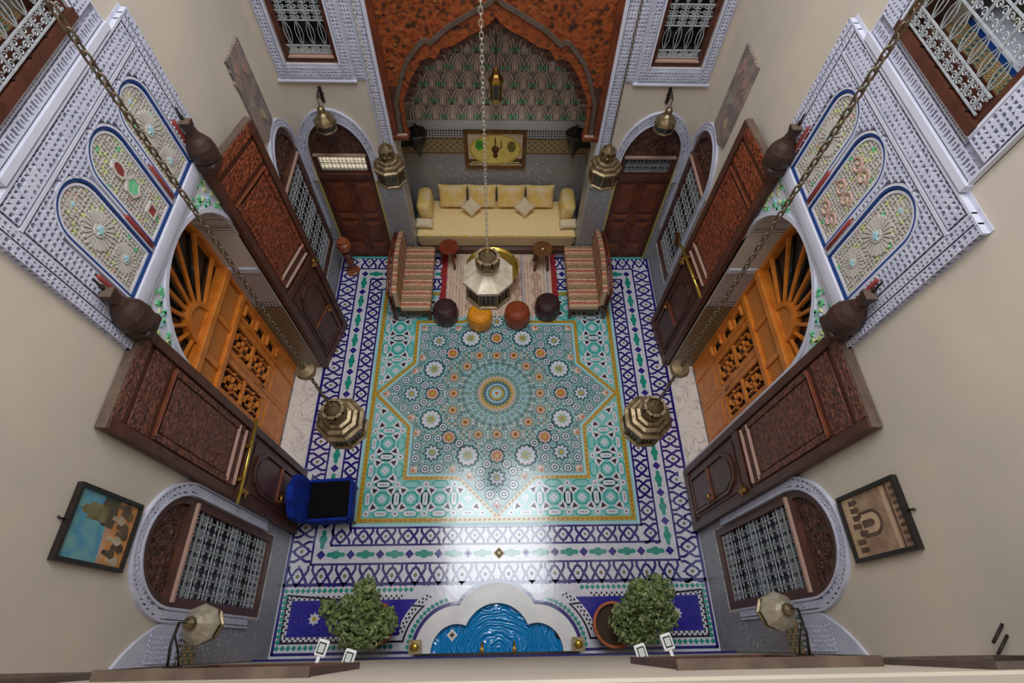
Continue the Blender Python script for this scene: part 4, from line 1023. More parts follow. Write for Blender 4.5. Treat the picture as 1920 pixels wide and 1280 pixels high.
def chain_link_mesh(L, r, mat):
    k = ('link', L, r, mat.name)
    if k in LM: return LM[k]
    pts = [(x, 0, z) for x, z in [(L * .22 * math.cos(t), L * .28 + L * .22 * math.sin(t)) for t in [PI * i / 5 for i in range(6)]]] + [(x, 0, z) for x, z in [(L * .22 * math.cos(t), -L * .28 + L * .22 * math.sin(t)) for t in [PI + PI * i / 5 for i in range(6)]]]
    LM[k] = MB().tube(pts, r, 5, closed=True, smooth=True).mesh('chain_link', [mat]); return LM[k]
def hang_chain(t, z0, z1, L, r, mat, single):
    me = chain_link_mesh(L, r, mat); p = L * .76; n = int((z1 - z0) / p)
    if single:
        for i in range(n): link('chain_link', me, t, T(0, 0, z0 + (i + .5) * p, (i % 2) * PI / 2))
    else:
        m = MB()
        for i in range(n):
            R4 = T(0, 0, z0 + (i + .5) * p, (i % 2) * PI / 2)
            m.add([R4 @ v.co for v in me.vertices], [list(f.vertices) for f in me.polygons], 0, True)
        m.build('chain', mat, t)
def lantern(label, x, y, z, R, style, ztop, single=False, ball=None, chain=(.06, .0055), rz=0, cmat=None):
    t = thing('hanging_lantern', label, 'lantern', T(x, y, z, rz), 'octagonal lanterns hanging on chains')
    d = lantern_meshes(style); s = R / .26; Sx = Matrix.Scale(s, 4)
    for n in ('lantern_roof', 'crown', 'lantern_base', 'hanging_ring'): link(n, d[n], t, Sx)
    for k in range(8):
        link('pane', d['pane'], t, Sx @ Matrix.Rotation(k * PI / 4, 4, 'Z')); link('corner_post', d['corner_post'], t, Sx @ Matrix.Rotation(k * PI / 4 + PI / 8, 4, 'Z'))
    z0 = (d['zt'] + .24) * s
    hang_chain(t, z0, ztop - z, chain[0], chain[1], cmat or IRON_C, single)
    if ball is not None:
        b = ball - z
        MB().lathe([(0, -.07), (.03, -.066), (.07, -.04), (.085, 0), (.075, .03), (.04, .055), (.02, .07), (.012, .1)], 18, (0, 0, b)).build('brass_canopy', BRONZE, t)
    return t
IRON_C = M('chain_bronze', S(112, 98, 80), .45, .6)
PALE_C = M('chain_pale', S(196, 188, 178), .5, .4)
lantern('large pale bronze lantern on a thin pale chain over the brass tray', -.083, -.44, 3.93, .275, 'pale', ZT, False, None, (.05, .0035), 0, PALE_C)
lantern('aged bronze lantern with stepped roof hanging above the blue chair side', -1.63, -1.73, 3.14, .255, 'aged', ZT, True, 4.26)
lantern('aged bronze lantern with stepped roof on the sepia picture side', 1.585, -1.757, 3.22, .255, 'aged', ZT, True, 4.33)
lantern('bronze lantern hanging beside the door with the pale fanlight', -1.43, 1.79, 3.42, .225, 'aged', ZT, False, None, (.05, .005), .2, PALE_C)
lantern('bronze lantern hanging beside the door with the dark fanlight', 1.465, 1.74, 3.47, .225, 'aged', ZT, False, None, (.05, .005), .2, IRON_C)
# slim lantern inside the niche
t = thing('niche_lantern', 'slim brass lantern hanging inside the sofa niche', 'lantern', T(0, 3.6, 3.15))
MB().lathe([(.0, -.04), (.07, -.03), (.1, 0), (.085, .03)], 6, smooth=False).build('lantern_base', BRASS, t)
MB().lathe([(.078, .03), (.095, .3)], 6, smooth=False).build('lantern_glass', PANE, t)
for k in range(6): a0 = k * PI / 3; MB().tube([(.083 * math.cos(a0), .083 * math.sin(a0), .02), (.1 * math.cos(a0), .1 * math.sin(a0), .31)], .009, 4, smooth=False).build('lantern_bar', BRASS, t)
MB().lathe([(.115, .29), (.12, .32), (.08, .4), (.05, .43), (.04, .5), (.015, .54)], 6, smooth=False).build('lantern_roof', BRASS, t)
MB().tube([(0, 0, .53), (0, 0, 2.1)], .006, 6).build('hanging_rod', IRON_D, t)
# bell lanterns on wall brackets
def bracket_lantern(label, X, reach, R, drop, roof=None):
    """X: wall frame at the bracket foot; lantern hangs at distance reach"""
    t = thing('bracket_lantern', label, 'lantern', X, 'lanterns on iron wall brackets')
    m = MB(); m.box(-.02, .02, -.14, .1, 0, .02); m.tube([(0, .06, .01), (0, .1, reach * .5), (0, .06, reach)], .012, 6); m.tube([(0, -.12, .01), (0, -.05, reach * .35), (0, .07, reach * .7)], .008, 6); scroll(m, .035, .006, 0, 1.2, 10, 1, (0, -.02)); m.build('bracket', IRON_D, t)
    m = MB(); m.tube([(0, .06, reach), (0, .06 - drop, reach)], .006, 5); m.build('hook', IRON_D, t)
    A = Matrix.Translation((0, .06 - drop, reach)) @ Matrix.Rotation(-PI / 2, 4, 'X') @ Matrix.Scale(R / .2, 4)
    def b(mb, n, mt): mb.build(n, mt, t, A)
    b(MB().lathe([(.02, .0), (.06, -.03), (.07, -.08), (.05, -.12), (.055, -.13)], 8, smooth=False), 'crown', BRONZE)
    b(MB().lathe([(.05, -.11), (.1, -.15), (.17, -.24), (.2, -.29), (.2, -.31), (.185, -.32)], 8, smooth=False), 'lantern_roof', roof or BRONZE)
    b(MB().lathe([(.165, -.31), (.155, -.42)], 8, smooth=False), 'lantern_glass', PANE)
    for k in range(8): a0 = k * PI / 4; b(MB().tube([(.17 * math.cos(a0), .17 * math.sin(a0), -.31), (.16 * math.cos(a0), .16 * math.sin(a0), -.43)], .012, 4, smooth=False), 'lantern_bar', BRONZE)
    b(MB().lathe([(.165, -.42), (.19, -.43), (.19, -.45), (.12, -.48), (.04, -.5), (0, -.53)], 8, smooth=False), 'lantern_base', BRONZE)
    return t
bracket_lantern('bell-shaped bracket lantern above the door with the pale fanlight', FB(-2.47, 3.64), .22, .165, .12)
bracket_lantern('bell-shaped bracket lantern above the door with the dark fanlight', FB(2.475, 3.68), .22, .165, .12)
bracket_lantern('bronze bracket lantern in the corner near the minaret painting', FN(-2.72, 3.1), .34, .17, .12, BRONZE_L)
bracket_lantern('bronze bracket lantern in the corner near the sepia picture', FN(2.68, 3.1), .37, .17, .12, BRONZE_L)

# ================================================================ FURNITURE
CREAM = M('cream_damask', S(246, 220, 168), .85, c2=S(238, 206, 146), cs=26, bump=.2, bs=60, spec=.15)
GOLDC = M('gold_damask', S(236, 196, 96), .7, c2=S(238, 214, 168), cs=7, bump=.2, bs=60, spec=.25)
PALEC = M('beige_cloth', S(232, 212, 180), .85, c2=S(222, 200, 164), cs=30, bump=.2, bs=70, spec=.15)
WEAVE = lattice_mat('woven_diamonds', .045, [(0, S(176, 150, 110)), (.3, S(236, 210, 164)), (.6, S(190, 160, 112))], .85, PI / 4, bump=.2)
def pillow_mesh(w, h, th, mat, n=12, name='cushion'):
    m = MB(); vs = []; fs = []
    for s in (1, -1):
        o = len(vs)
        for i in range(n + 1):
            for j in range(n + 1):
                x, y = -1 + 2 * i / n, -1 + 2 * j / n
                k = ((1 - x ** 4) * (1 - y ** 4)) ** .5
                px = x * w / 2 * (1 - .07 * (1 - y * y) * (abs(x) ** 3)); py = y * h / 2 * (1 - .07 * (1 - x * x) * (abs(y) ** 3))
                vs.append((px, py, s * (th / 2 * k + .002)))
        for i in range(n):
            for j in range(n):
                a_ = o + i * (n + 1) + j; q = (a_, a_ + n + 1, a_ + n + 2, a_ + 1)
                fs.append(q if s > 0 else q[::-1])
    m.add(vs, fs, 0, True); me = m.mesh(name, [mat])
    return me
E3 = lambda rx, ry, rz: Matrix.Rotation(rz, 4, 'Z') @ Matrix.Rotation(ry, 4, 'Y') @ Matrix.Rotation(rx, 4, 'X')
t = thing('divan', 'long cream damask divan filling the tiled niche', 'sofa', T(0, 3.2, 0))
MB().rbox(-1.56, 1.56, -.1, .94, 0, .13, .01, 1).build('plinth', WOOD, t)
MB().rbox(-1.57, 1.57, 0.0, .96, .16, .46, .05, 3).build('mattress', CREAM, t)
v_ = MB().box(-1.52, 1.52, .16, .40, 0, .008).build('valance', WEAVE, t, frame((1, 0, 0), (0, 0, 1), (0, -1, 0), (0, .0, 0)))
MB().rbox(-1.57, 1.57, -.012, .03, .42, .45, .012, 2).build('piping', GOLDC, t)
cm = pillow_mesh(.575, .5, .2, GOLDC)
for i, (x, yw, ttl) in enumerate(((-.87, .0, 'with corner tucked behind beige cushion'), (-.29, .0, 'overlapping its neighbour'), (.29, .0, 'in the middle of the divan'), (.87, 0, 'touching the right bolster'))):
    o = link('back_cushion', cm, None, Matrix.Translation((x, 4.0, .715)) @ E3(PI / 2 - .35, 0, yw))
    tag(o, ['gold damask back cushion next to the bolster on the pedestal side', 'gold damask back cushion behind the first beige diamond cushion', 'gold damask back cushion behind the second beige diamond cushion', 'gold damask back cushion next to the bolster on the brass plaque side'][i], 'cushion', 'gold cushions on the divan')
dmm = pillow_mesh(.3, .3, .12, PALEC)
for x, tl in ((-.5, 'beige cushion standing on its corner toward the pedestal side of the divan'), (.56, 'beige cushion standing on its corner toward the brass plaque side of the divan')):
    o = link('diamond_cushion', dmm, None, Matrix.Translation((x, 3.76, .655)) @ E3(PI / 2 - .65, 0, .04) @ Matrix.Rotation(PI / 4, 4, 'Z')); tag(o, tl, 'cushion', 'small beige cushions on the divan')
bm_ = MB().rbox(-.29, .29, -.21, .21, -.14, .14, .1, 4).mesh('bolster_cushion', [GOLDC]); sm_ = pillow_mesh(.36, .2, .14, PALEC)
for s, nm in ((-1, 'pedestal'), (1, 'brass plaque')):
    o = link('bolster_cushion', bm_, None, Matrix.Translation((s * 1.41, 3.82, .685)) @ E3(PI / 2 - .1, 0, s * -PI / 2)); tag(o, 'gold damask bolster leaning on the niche return, %s side' % nm, 'cushion', 'bolsters on the divan')
    o = link('small_pillow', sm_, None, Matrix.Translation((s * 1.42, 3.41, .565)) @ E3(.2, 0, s * .06)); tag(o, 'small beige pillow at the divan end on the %s side' % nm, 'cushion', 'small pillows on the divan ends')
# striped benches
STR = stripe_mat('striped_kilim', 1, .245, [(0, S(228, 206, 170)), (.1, S(176, 92, 78)), (.36, S(228, 206, 170)), (.46, S(126, 104, 80)), (.56, S(134, 118, 92)), (.86, S(196, 168, 128)), (.93, S(150, 96, 76))], noise_c=(45, S(196, 150, 120)))
def bench(label, X, s):
    t = thing('bench', label, 'bench', X, 'striped benches either side of the tray table')
    BX = lambda x0, x1, *r_: (min(s * x0, s * x1), max(s * x0, s * x1)) + r_
    MB().rbox(*BX(-.28, .28, 0, 1.43, .3, .46), .04, 3).build('seat_cushion', STR, t)
    MB().box(*BX(-.3, .26, .02, 1.41, .2, .3)).build('seat_frame', WOOD, t)
    m = MB(); n = 14; vs = []
    prof = [(.0, .42), (.2, .52), (.5, .6), (.8, .64), (1.0, .6), (1.2, .48), (1.43, .3)]
    out = [(0, .0), (1.43, .0)] + [(1.43 - y, z) for y, z in prof]
    A = Matrix(((0, 0, s, 0), (1, 0, 0, 0), (0, 1, 0, 0), (0, 0, 0, 1)))
    top = lambda y: .44 + .16 * math.sin(PI * min(1, max(0, y / 1.43)))
    poly = [(0, 0), (1.43, 0)] + [(1.43 * (1 - k / 12), top(1.43 * (1 - k / 12))) for k in range(13)]
    bk = MB(); bk.X = Matrix.Translation((s * -.34, 0, .46)) @ A @ Matrix.Identity(4)
    bk.prism(poly, 0, .08); bk.build('back_cushion', STR, t)
    bo = MB(); bo.X = Matrix.Translation((s * -.4, 0, .3)) @ A
    bo.prism([(x, y * 1.12 + .0) for x, y in poly], 0, .045); bo.build('backrest_board', WOOD2, t)
    for k in range(9): m = MB().lathe([(.014, 0), (.02, .1), (.012, .14), (.024, .25), (.014, .34), (.018, .44)], 8, (s * -.43, .12 + k * .15, .32)); m.build('spindle', WOOD2, t)
    m = MB().tube([(s * -.43, y, .34 + top(y) * 1.1) for y in [1.43 * k / 12 for k in range(13)]], .025, 8); m.build('top_rail', WOOD2, t)
    for y in (.0, 1.38):
        m = MB(); m.rbox(*BX(-.44, -.37, y, y + .05, 0, .84 if y else .8), .01, 1); m.rbox(*BX(.2, .26, y, y + .05, 0, .3), .01, 1); m.build('leg_post', WOOD, t)
    return t
bench('striped wooden bench standing by the turned pedestal side', T(-1.47, 1.5, 0), 1)
bench('striped wooden bench standing by the brass plaque side', T(1.6, 1.53, 0), -1)
# rug
RUG = stripe_mat('kilim_rug', 0, .19, [(0, S(206, 172, 156)), (.1, S(226, 204, 184)), (.2, S(186, 146, 136)), (.3, S(222, 196, 174)), (.5, S(210, 184, 160)), (.62, S(176, 150, 150)), (.72, S(226, 202, 178)), (.88, S(196, 150, 136))], noise_c=(9, S(222, 200, 170)))
t = thing('rug', 'pale striped kilim rug under the brass tray table', 'rug', T(.05, 2.35, 0.006))
MB().box(-1.1, 1.1, -.74, .74, 0, .008).build('rug_field', RUG, t)
for x in (.45, .95): MB().box(x - .02, x + .02, -.72, .72, .008, .0095).build('blue_stripe', M('rug_blue', S(140, 146, 176), .9, c2=S(190, 176, 176), cs=20), t)
rr_ = random.Random(4)
for s in (-1, 1):
    n = 24; e = [(s * (1.1 + rr_.uniform(.02, .06)), -.74 + 1.48 * i / n) for i in range(n + 1)]
    MB().prism([(s * 1.03, -.74)] + e + [(s * 1.03, .74)], .004, .012).build('red_edge', M('rug_red', S(170, 44, 44), .9, c2=S(140, 34, 38), cs=20), t)
dia = MB()
for q in (.11, .075, .04): dia.ribbon([(q, 0), (0, q * 1.5), (-q, 0), (0, -q * 1.5)], .014, .008, .011, closed=True)
dia = dia.mesh('diamond_motif', [M('rug_brown', S(170, 130, 110), .9)])
for x in (-.55, .35, .72):
    for k in range(4): link('diamond_motif', dia, t, T(x, -.52 + k * .34, 0))
for i in range(30): MB().box(-1.08 + i * .074, -1.05 + i * .074, -.77, -.74, .001, .005).build('fringe', PALEC, t)
# tray table
t = thing('tray_table', 'round brass tray table in the middle of the rug', 'table', T(-.085, 2.37, .02))
MB().lathe([(0, .455), (.42, .455), (.44, .46), (.485, .485), (.5, .485), (.5, .475), (.45, .445), (0, .445)], 40).build('brass_tray', BRASS_B, t)
tr_ = MB().lathe([(.1, .457), (.11, .459), (.12, .457)], 32); tr_.lathe([(.28, .457), (.3, .46), (.32, .457)], 40); tr_.build('engraved_rings', BRASS, t)
for k in range(6):
    a0 = k * PI / 3; MB().tube([(.3 * math.cos(a0), .3 * math.sin(a0), .02), (.28 * math.cos(a0 + PI * .85), .28 * math.sin(a0 + PI * .85), .445)], .018, 6).build('folding_leg', WOOD2, t)
# stools
def stool(label, x, y, h, R, n, wood, knob):
    t = thing('side_table', label, 'side table', T(x, y, .02), 'small round side tables')
    MB().lathe([(0, h - .035), (R * .94, h - .035), (R, h - .02), (R, h - .006), (R * .96, h), (0, h)], 24).build('table_top', wood, t)
    MB().lathe([(R * .5, h), (R * .5, h + .004), (R * .42, h + .006), (0, h + .004)], 20).build('carved_disc', wood, t)
    MB().lathe([(R * .7, h - .1), (R * .74, h - .035)], n * 2, smooth=False).build('apron', wood, t)
    for k in range(n):
        a0 = 2 * PI * (k + .5) / n; MB().tube([(R * .62 * math.cos(a0), R * .62 * math.sin(a0), h - .05), (R * .8 * math.cos(a0), R * .8 * math.sin(a0), h * .5), (R * .95 * math.cos(a0), R * .95 * math.sin(a0), .012)], [.028, .024, .03], 6).build('leg', wood, t)
    if knob:
        for dy in (-.03, .05):
            o = MB().lathe([(0, 0), (.02, .002), (.024, .02), (.012, .035), (0, .038)], 10).build('candle_cup', M('cream_ceramic', S(240, 226, 190), .3) if dy < 0 else BRASS, None, T(x, y + dy, h + .03)); tag(o, 'small cream cup on the side table' if dy < 0 else 'small brass cup on the side table', 'cup')
    return t
RED_W = M('mahogany', S(140, 62, 34), .35, c2=S(112, 46, 26), cs=7, bump=.1)
stool('reddish round side table with nothing on it', -.92, 2.86, .5, .19, 3, RED_W, False)
stool('brown round side table carrying two small cups', .885, 2.8, .52, .195, 4, M('walnut', S(124, 82, 46), .4, c2=S(100, 62, 34), cs=7), True)
# leather poufs
def pouf(label, x, y, R, h, c, c2, dent=0):
    L = M('leather_' + str(c[0])[:6], c, .38, c2=c2, cs=6, bump=.12, bs=40)
    t = thing('pouf', label, 'pouf', T(x, y, .02), 'leather poufs round the rug')
    m = MB().lathe([(R * .86, 0), (R * .97, .04), (R, h * .4), (R * .98, h * .65), (R * .9, h * .86), (R * .7, h * .96), (R * .35, h * .99), (0, h * .985)], 32)
    m.build('pouf_body', L, t)
    for k in range(12):
        a0 = 2 * PI * k / 12; m = MB()
        m.tube([(R * q * math.cos(a0), R * q * math.sin(a0), z) for q, z in ((.98, .05), (1.005, h * .4), (.985, h * .65), (.905, h * .86), (.71, h * .963), (.36, h * .994))], .004, 4); m.build('seam', L, t)
    MB().lathe([(R * .36, h * .985), (R * .35, h * 1.0), (0, h * 1.005)], 24).build('top_patch', L, t)
    return t
pouf('dark plum leather pouf next to the orange-yellow pouf', -.945, 1.56, .235, .38, S(72, 40, 42), S(54, 30, 34))
pouf('bright orange-yellow leather pouf', -.31, 1.44, .232, .38, S(240, 166, 30), S(226, 142, 22))
pouf('rust brown leather pouf', .38, 1.5, .238, .38, S(156, 70, 34), S(132, 54, 26))
pouf('very dark brown leather pouf touching the rug corner', .95, 1.68, .238, .38, S(66, 36, 38), S(50, 28, 30))
# turned pedestal
t = thing('pedestal', 'turned copper-brown wooden pedestal beside the arched door', 'pedestal', T(-2.83, 2.66, .006))
COP = M('copper_wood', S(166, 92, 56), .35, c2=S(130, 66, 40), cs=8)
MB().lathe([(.13, 0), (.13, .04), (.1, .06), (.07, .12)], 16).build('pedestal_foot', COP, t)
MB().lathe([(.07, .11), (.05, .2), (.085, .32), (.06, .45), (.09, .56), (.05, .64)], 16).build('pedestal_shaft', WOOD2, t)
MB().lathe([(.05, .63), (.11, .68), (.135, .75), (.12, .83), (.07, .87), (.09, .88), (.09, .9), (0, .9)], 16).build('pedestal_bowl', COP, t)
# blue armchair
BV = M('blue_velvet', S(14, 50, 158), .8, c2=S(10, 36, 124), cs=7, bump=.1, spec=.3); BKV = M('black_velvet', S(10, 10, 14), .9, spec=.2)
t = thing('armchair', 'royal blue velvet armchair with black seat', 'chair', T(-2.47, -1.9, .008, .05))
MB().rbox(-.28, .3, -.27, .27, .3, .46, .04, 3).build('seat', BKV, t)
MB().rbox(.26, .34, -.28, .28, .2, .44, .03, 2).build('seat_front', BV, t)
for s in (-1, 1): MB().rbox(-.3, .3, *sorted((s * .26, s * .31)), .2, .47, .02, 2).build('seat_side', BV, t)
m = MB(); A = Matrix(((0, 0, 1, -.36), (1, 0, 0, 0), (0, 1, 0, .3), (0, 0, 0, 1)))
m.X = Matrix.Translation((0, 0, 0)) @ Matrix.Rotation(-.1, 4, 'Y') @ A
m.prism([(-.28, 0), (.28, 0), (.32, .3), (.3, .5), (.17, .6), (.1, .66), (-.1, .66), (-.17, .6), (-.3, .5), (-.32, .3)], 0, .1); m.build('backrest', BV, t)
m = MB(); m.X = Matrix.Rotation(-.1, 4, 'Y') @ A
for u, v in ((-.15, .25), (0, .25), (.15, .25), (-.08, .4), (.08, .4), (0, .54)): m.lathe([(.018, .1), (.012, .112), (0, .114)], 8, (u, v, 0))
m.build('buttons', BV, t)
for x in (-.26, .28):
    for y in (-.25, .25): MB().tube([(x * 1.08, y * 1.05, 0), (x, y, .24)], [.016, .026], 8).build('leg', WOOD, t)

# ================================================================ WALL PIECES
# weathered striped boards hung high in the corners
BRD = stripe_mat('weathered_stripes', 0, .13, [(0, S(138, 122, 116)), (.3, S(160, 144, 134)), (.36, S(196, 182, 168)), (.42, S(134, 120, 116)), (.7, S(150, 116, 110)), (.78, S(170, 150, 138))], .85, (5, S(120, 112, 112)))
for s, F, lab in ((1, FL, 'weathered striped wooden board with jagged edge on plain wall'), (-1, FR, 'weathered striped wooden board with straight edges on plain wall')):
    t = thing('painted_board', lab, 'wall hanging', F(2.25, 4.1, .005))
    j = [(-.25, .6)] if s < 0 else [(-.25, .6), (-.23, .5), (-.26, .47), (-.24, .36), (-.27, .34), (-.24, .2)]
    MB().prism([(.25, .6)] + j + [(-.25, -.52), (0, -.62), (.25, -.52)], 0, .03).build('board', BRD, t)
    for i, (u, v) in enumerate(((.1, .3), (-.08, -.05), (.06, -.3), (-.1, .4))):
        MB().prism(shift([(x * .6, y) for x, y in ngon(4, .1)], u, v), .03, .036).build('painted_lozenge', [M('faded_rose', S(166, 128, 118), .8), M('faded_green', S(138, 142, 128), .8), M('faded_gold', S(168, 154, 122), .8)][i % 3], t)
# framed pictures
def picture(label, X, w, h, frame_m, shapes, ground, hook=True, fw=.03):
    t = thing('framed_picture', label, 'picture', X)
    MB().plate([(-w, -h), (w, -h), (w, h), (-w, h)], [[(-w + fw, -h + fw), (w - fw, -h + fw), (w - fw, h - fw), (-w + fw, h - fw)]], 0, .045).build('picture_frame', frame_m, t)
    c_ = MB().box(-w + .02, w - .02, -h + .02, h - .02, .005, .02).build('canvas', ground, t)
    for i, (poly, mt) in enumerate(shapes): MB().prism(poly, .0195, .0205 + .0004 * i).build('painted_shape', mt, c_)
    if hook: MB().tube([(0, h, .02), (0, h + .05, .01), (.01, h + .06, .005)], .008, 5).build('hanger', IRON_D, t)
    return t
PF = M('black_frame', S(34, 28, 24), .4)
PM = lambda n, c, c2: M('paint_' + n, c, .6, c2=c2, cs=9, det=5)
sky_ = PM('sky', S(74, 142, 178), S(120, 170, 168)); org = PM('sand', S(206, 150, 84), S(186, 122, 70)); pnk_ = PM('haze', S(198, 158, 128), S(186, 140, 110))
tow = PM('tower', S(140, 126, 88), S(100, 92, 62)); hor = PM('riders', S(72, 56, 44), S(110, 92, 70)); tree = PM('trees', S(66, 72, 52), S(88, 76, 60))
r = random.Random(8); W_, H_ = .235, .355
sh = [([(-W_, -H_), (W_, -H_), (W_, -.1), (-W_, -.12)], org), ([(-W_, -.12), (W_, -.1), (W_, -.02), (-W_, -.06)], pnk_), ([(.02, -.12), (W_, -.12), (W_, .06), (.12, .1), (.03, .02)], tree),
      ([(.05, -.02), (.17, -.02), (.17, .2), (.05, .2)], tow), ([(.08, .2), (.14, .2), (.14, .26), (.08, .26)], tow), ([(.1, .26), (.12, .26), (.11, .3)], tow)]
for i in range(9):
    u = -.2 + i * .05; v = -.2 + r.uniform(-.05, .05)
    sh.append(([(u - .04, v - .05), (u - .02, v - .09), (u + .02, v - .08), (u + .04, v - .03), (u + .015, v), (u + .02, v + .06), (u - .01, v + .07), (u - .02, v + .01)], hor if i % 3 else PM('cloth', S(190, 176, 150), S(150, 130, 104))))
picture('painting of a minaret and riders in a thin black frame', FL(-2.965, 3.985, .004), .27, .385, PF, sh, sky_)
sep = PM('sepia', S(176, 148, 122), S(146, 116, 94)); sd = PM('sepia_dark', S(84, 62, 50), S(108, 84, 68)); slt = PM('sepia_light', S(206, 178, 146), S(190, 158, 126))
sh = [([(-W_, .17), (W_, .17), (W_, .21), (-W_, .21)], slt), ([(-W_, .23), (W_, .23), (W_, .25), (-W_, .25)], sd), ([(-W_, -H_), (W_, -H_), (W_, -.24), (-W_, -.2)], slt)]
for i in range(8): u = -.205 + i * .055; sh.append(([(u, .27), (u + .025, .27), (u + .025, .32), (u, .32)], sd))
sh.append((arch_outline(.1, -.18, -.02, .09, 10), sd)); sh.append((arch_outline(.075, -.18, -.02, .06, 10), slt)); sh.append((arch_outline(.03, -.16, -.06, .0, 8), sd))
for i in range(7):
    u = -.19 + i * .062; v = -.2 + r.uniform(-.04, .05); sh.append(([(u - .02, v - .06), (u + .02, v - .06), (u + .022, v), (u + .01, v + .05), (u - .012, v + .045)], sd))
picture('sepia picture of figures before an arch in black frame', FR(-2.97, 3.985, .004), .27, .385, PF, sh, sep)
# picture in the niche: tea tray
GF = M('gilt_frame', S(128, 92, 44), .4, .3, c2=S(92, 62, 32), cs=12)
el = lambda cx, cy, rx, ry, n=24: [(cx + rx * math.cos(2 * PI * k / n), cy + ry * math.sin(2 * PI * k / n)) for k in range(n)]
pw = PM('tray', S(240, 222, 130), S(228, 204, 104)); pg = PM('mint', S(40, 150, 50), S(90, 170, 60)); pb = PM('pot', S(96, 66, 36), S(70, 46, 28))
sh = [([(-.5, -.32), (.5, -.32), (.5, -.2), (-.5, -.22)], PM('table', S(60, 44, 34), S(90, 70, 50))), (el(0, -.005, .485, .345), PM('tray_rim', S(206, 176, 70), S(190, 156, 60))), (el(0, .0, .45, .315), pw), (el(-.29, .1, .08, .12, 12), pg), (el(.3, .07, .08, .13, 12), PM('dates', S(110, 100, 50), S(130, 120, 60))),
      (el(0, .0, .07, .09, 14), pb), (el(0, -.13, .05, .06, 12), pb), ([(-.012, .08), (.012, .08), (.012, .26), (-.012, .26)], pb), ([(.06, 0), (.12, .05), (.12, .2), (.1, .2), (.1, .06), (.05, .03)], pb), ([(-.46, -.3), (.46, -.3), (.46, -.28), (-.46, -.28)], pw)]
picture('gilt-framed picture of a tea tray hanging above the divan', frame((1, 0, 0), (0, 0, 1), (0, -1, 0), (-.02, 4.18, 1.72)), .565, .43, GF, sh, PM('still', S(196, 176, 150), S(222, 206, 180)), False, .065)
# dark carved brackets inside the niche
for s, nm in ((-1, 'pedestal'), (1, 'brass plaque')):
    m = MB(); X = T(s * 1.38, 3.86, 0)
    t = thing('carved_bracket', 'black carved wooden bracket high in the niche, %s side' % nm, 'bracket', X, 'black carved brackets in the niche')
    MB().lathe([(0, 1.78), (.03, 1.86), (.06, 1.95), (.11, 2.05), (.15, 2.15), (.16, 2.28)], 7, smooth=False).build('bracket_body', M('ebony', S(30, 26, 26), .5), t)
    MB().lathe([(.18, 2.28), (.19, 2.32), (.17, 2.34)], 7, smooth=False).build('bracket_shelf', M('ebony', S(30, 26, 26), .5), t)
    MB().lathe([(.05, 2.34), (.02, 2.42), (.03, 2.46), (0, 2.52)], 7).build('bracket_finial', M('ebony', S(30, 26, 26), .5), t)
    MB().box(*sorted((s * .0, s * .31)), .02, .12, 2.0, 2.2).build('bracket_arm', M('ebony', S(30, 26, 26), .5), t)

# ================================================================ FOUNTAIN
KS = .955; RIMZ = .38
def trefoil(rl, cusp_a, cyc, rc, ca, z=0):
    pts = [(.56 + rl * math.cos(cusp_a * k / 14), -3.87 + rl * math.sin(cusp_a * k / 14)) for k in range(15)]
    pts += [(rc * math.cos(ca + (PI - 2 * ca) * k / 22), cyc + rc * math.sin(ca + (PI - 2 * ca) * k / 22)) for k in range(1, 22)]
    pts += [(-x, y) for x, y in pts[14::-1]]
    return [(.016 + (x - .016) * KS, -3.8 + (y + 3.8) * KS) for x, y in pts]
out = trefoil(.58, 1.622, -3.629, .629, .569); inn2 = trefoil(.35, 1.938, -3.743, .478, .427); nos = trefoil(.632, 1.6, -3.629, .682, .556)
t = thing('fountain_basin', 'trefoil marble wall fountain filled with blue water', 'fountain', T(0, 0, .006))
MB().ring(out, inn2, 0, RIMZ).build('basin_rim', MARBLE, t)
MB().ring(nos, out, 0, RIMZ - .01).build('rim_border', TILE_N, t)
POOL = M('pool_tile', S(20, 120, 190), .2, c2=S(24, 138, 204), cs=6)
MB().prism(inn2, .0, .06).build('basin_floor', POOL, t)
WAT = bpy.data.materials.new('water'); WAT.use_nodes = True; nt = WAT.node_tree; b = nt.nodes['Principled BSDF']
b.inputs['Base Color'].default_value = S(6, 138, 210); b.inputs['Roughness'].default_value = .05; b.inputs['IOR'].default_value = 1.5; b.inputs['Specular IOR Level'].default_value = .9
tc = nt.nodes.new('ShaderNodeTexCoord'); wv = nt.nodes.new('ShaderNodeTexWave'); wv.wave_type = 'RINGS'; wv.rings_direction = 'Z'
mp = nt.nodes.new('ShaderNodeMapping'); mp.inputs['Location'].default_value = (-.02, 3.85, 0)
wv.inputs['Scale'].default_value = 3.4; wv.inputs['Distortion'].default_value = 9; wv.inputs['Detail'].default_value = 3
nt.links.new(tc.outputs['Object'], mp.inputs[0]); nt.links.new(mp.outputs[0], wv.inputs[0])
bp = nt.nodes.new('ShaderNodeBump'); bp.inputs['Strength'].default_value = .6; bp.inputs['Distance'].default_value = .04
nt.links.new(wv.outputs['Fac'], bp.inputs['Height']); nt.links.new(bp.outputs[0], b.inputs['Normal'])
MB().prism(inn2, .06, .27).build('water', WAT, t)
for x in (-.19, .22):
    m = MB(); m.tube([(x, -3.88, .62), (x, -3.83, .64), (x, -3.77, .62), (x, -3.755, .56)], .018, 8); m.lathe([(.03, 0), (.03, .02), (.012, .03), (.03, .05), (0, .06)], 10, (x, -3.84, .65)); m.build('brass_spout', BRASS, t)
MB().prism(shift(star_poly(4, .075, .05), -.6, -3.66), .27, .276).prism(shift(ngon(4, .045), -.6, -3.66), .27, .28, 1).prism(shift(ngon(8, .022), -.6, -3.66), .27, .284, 2).build('pool_medallion', [MARBLE, BRONZE, IRON_D], t)
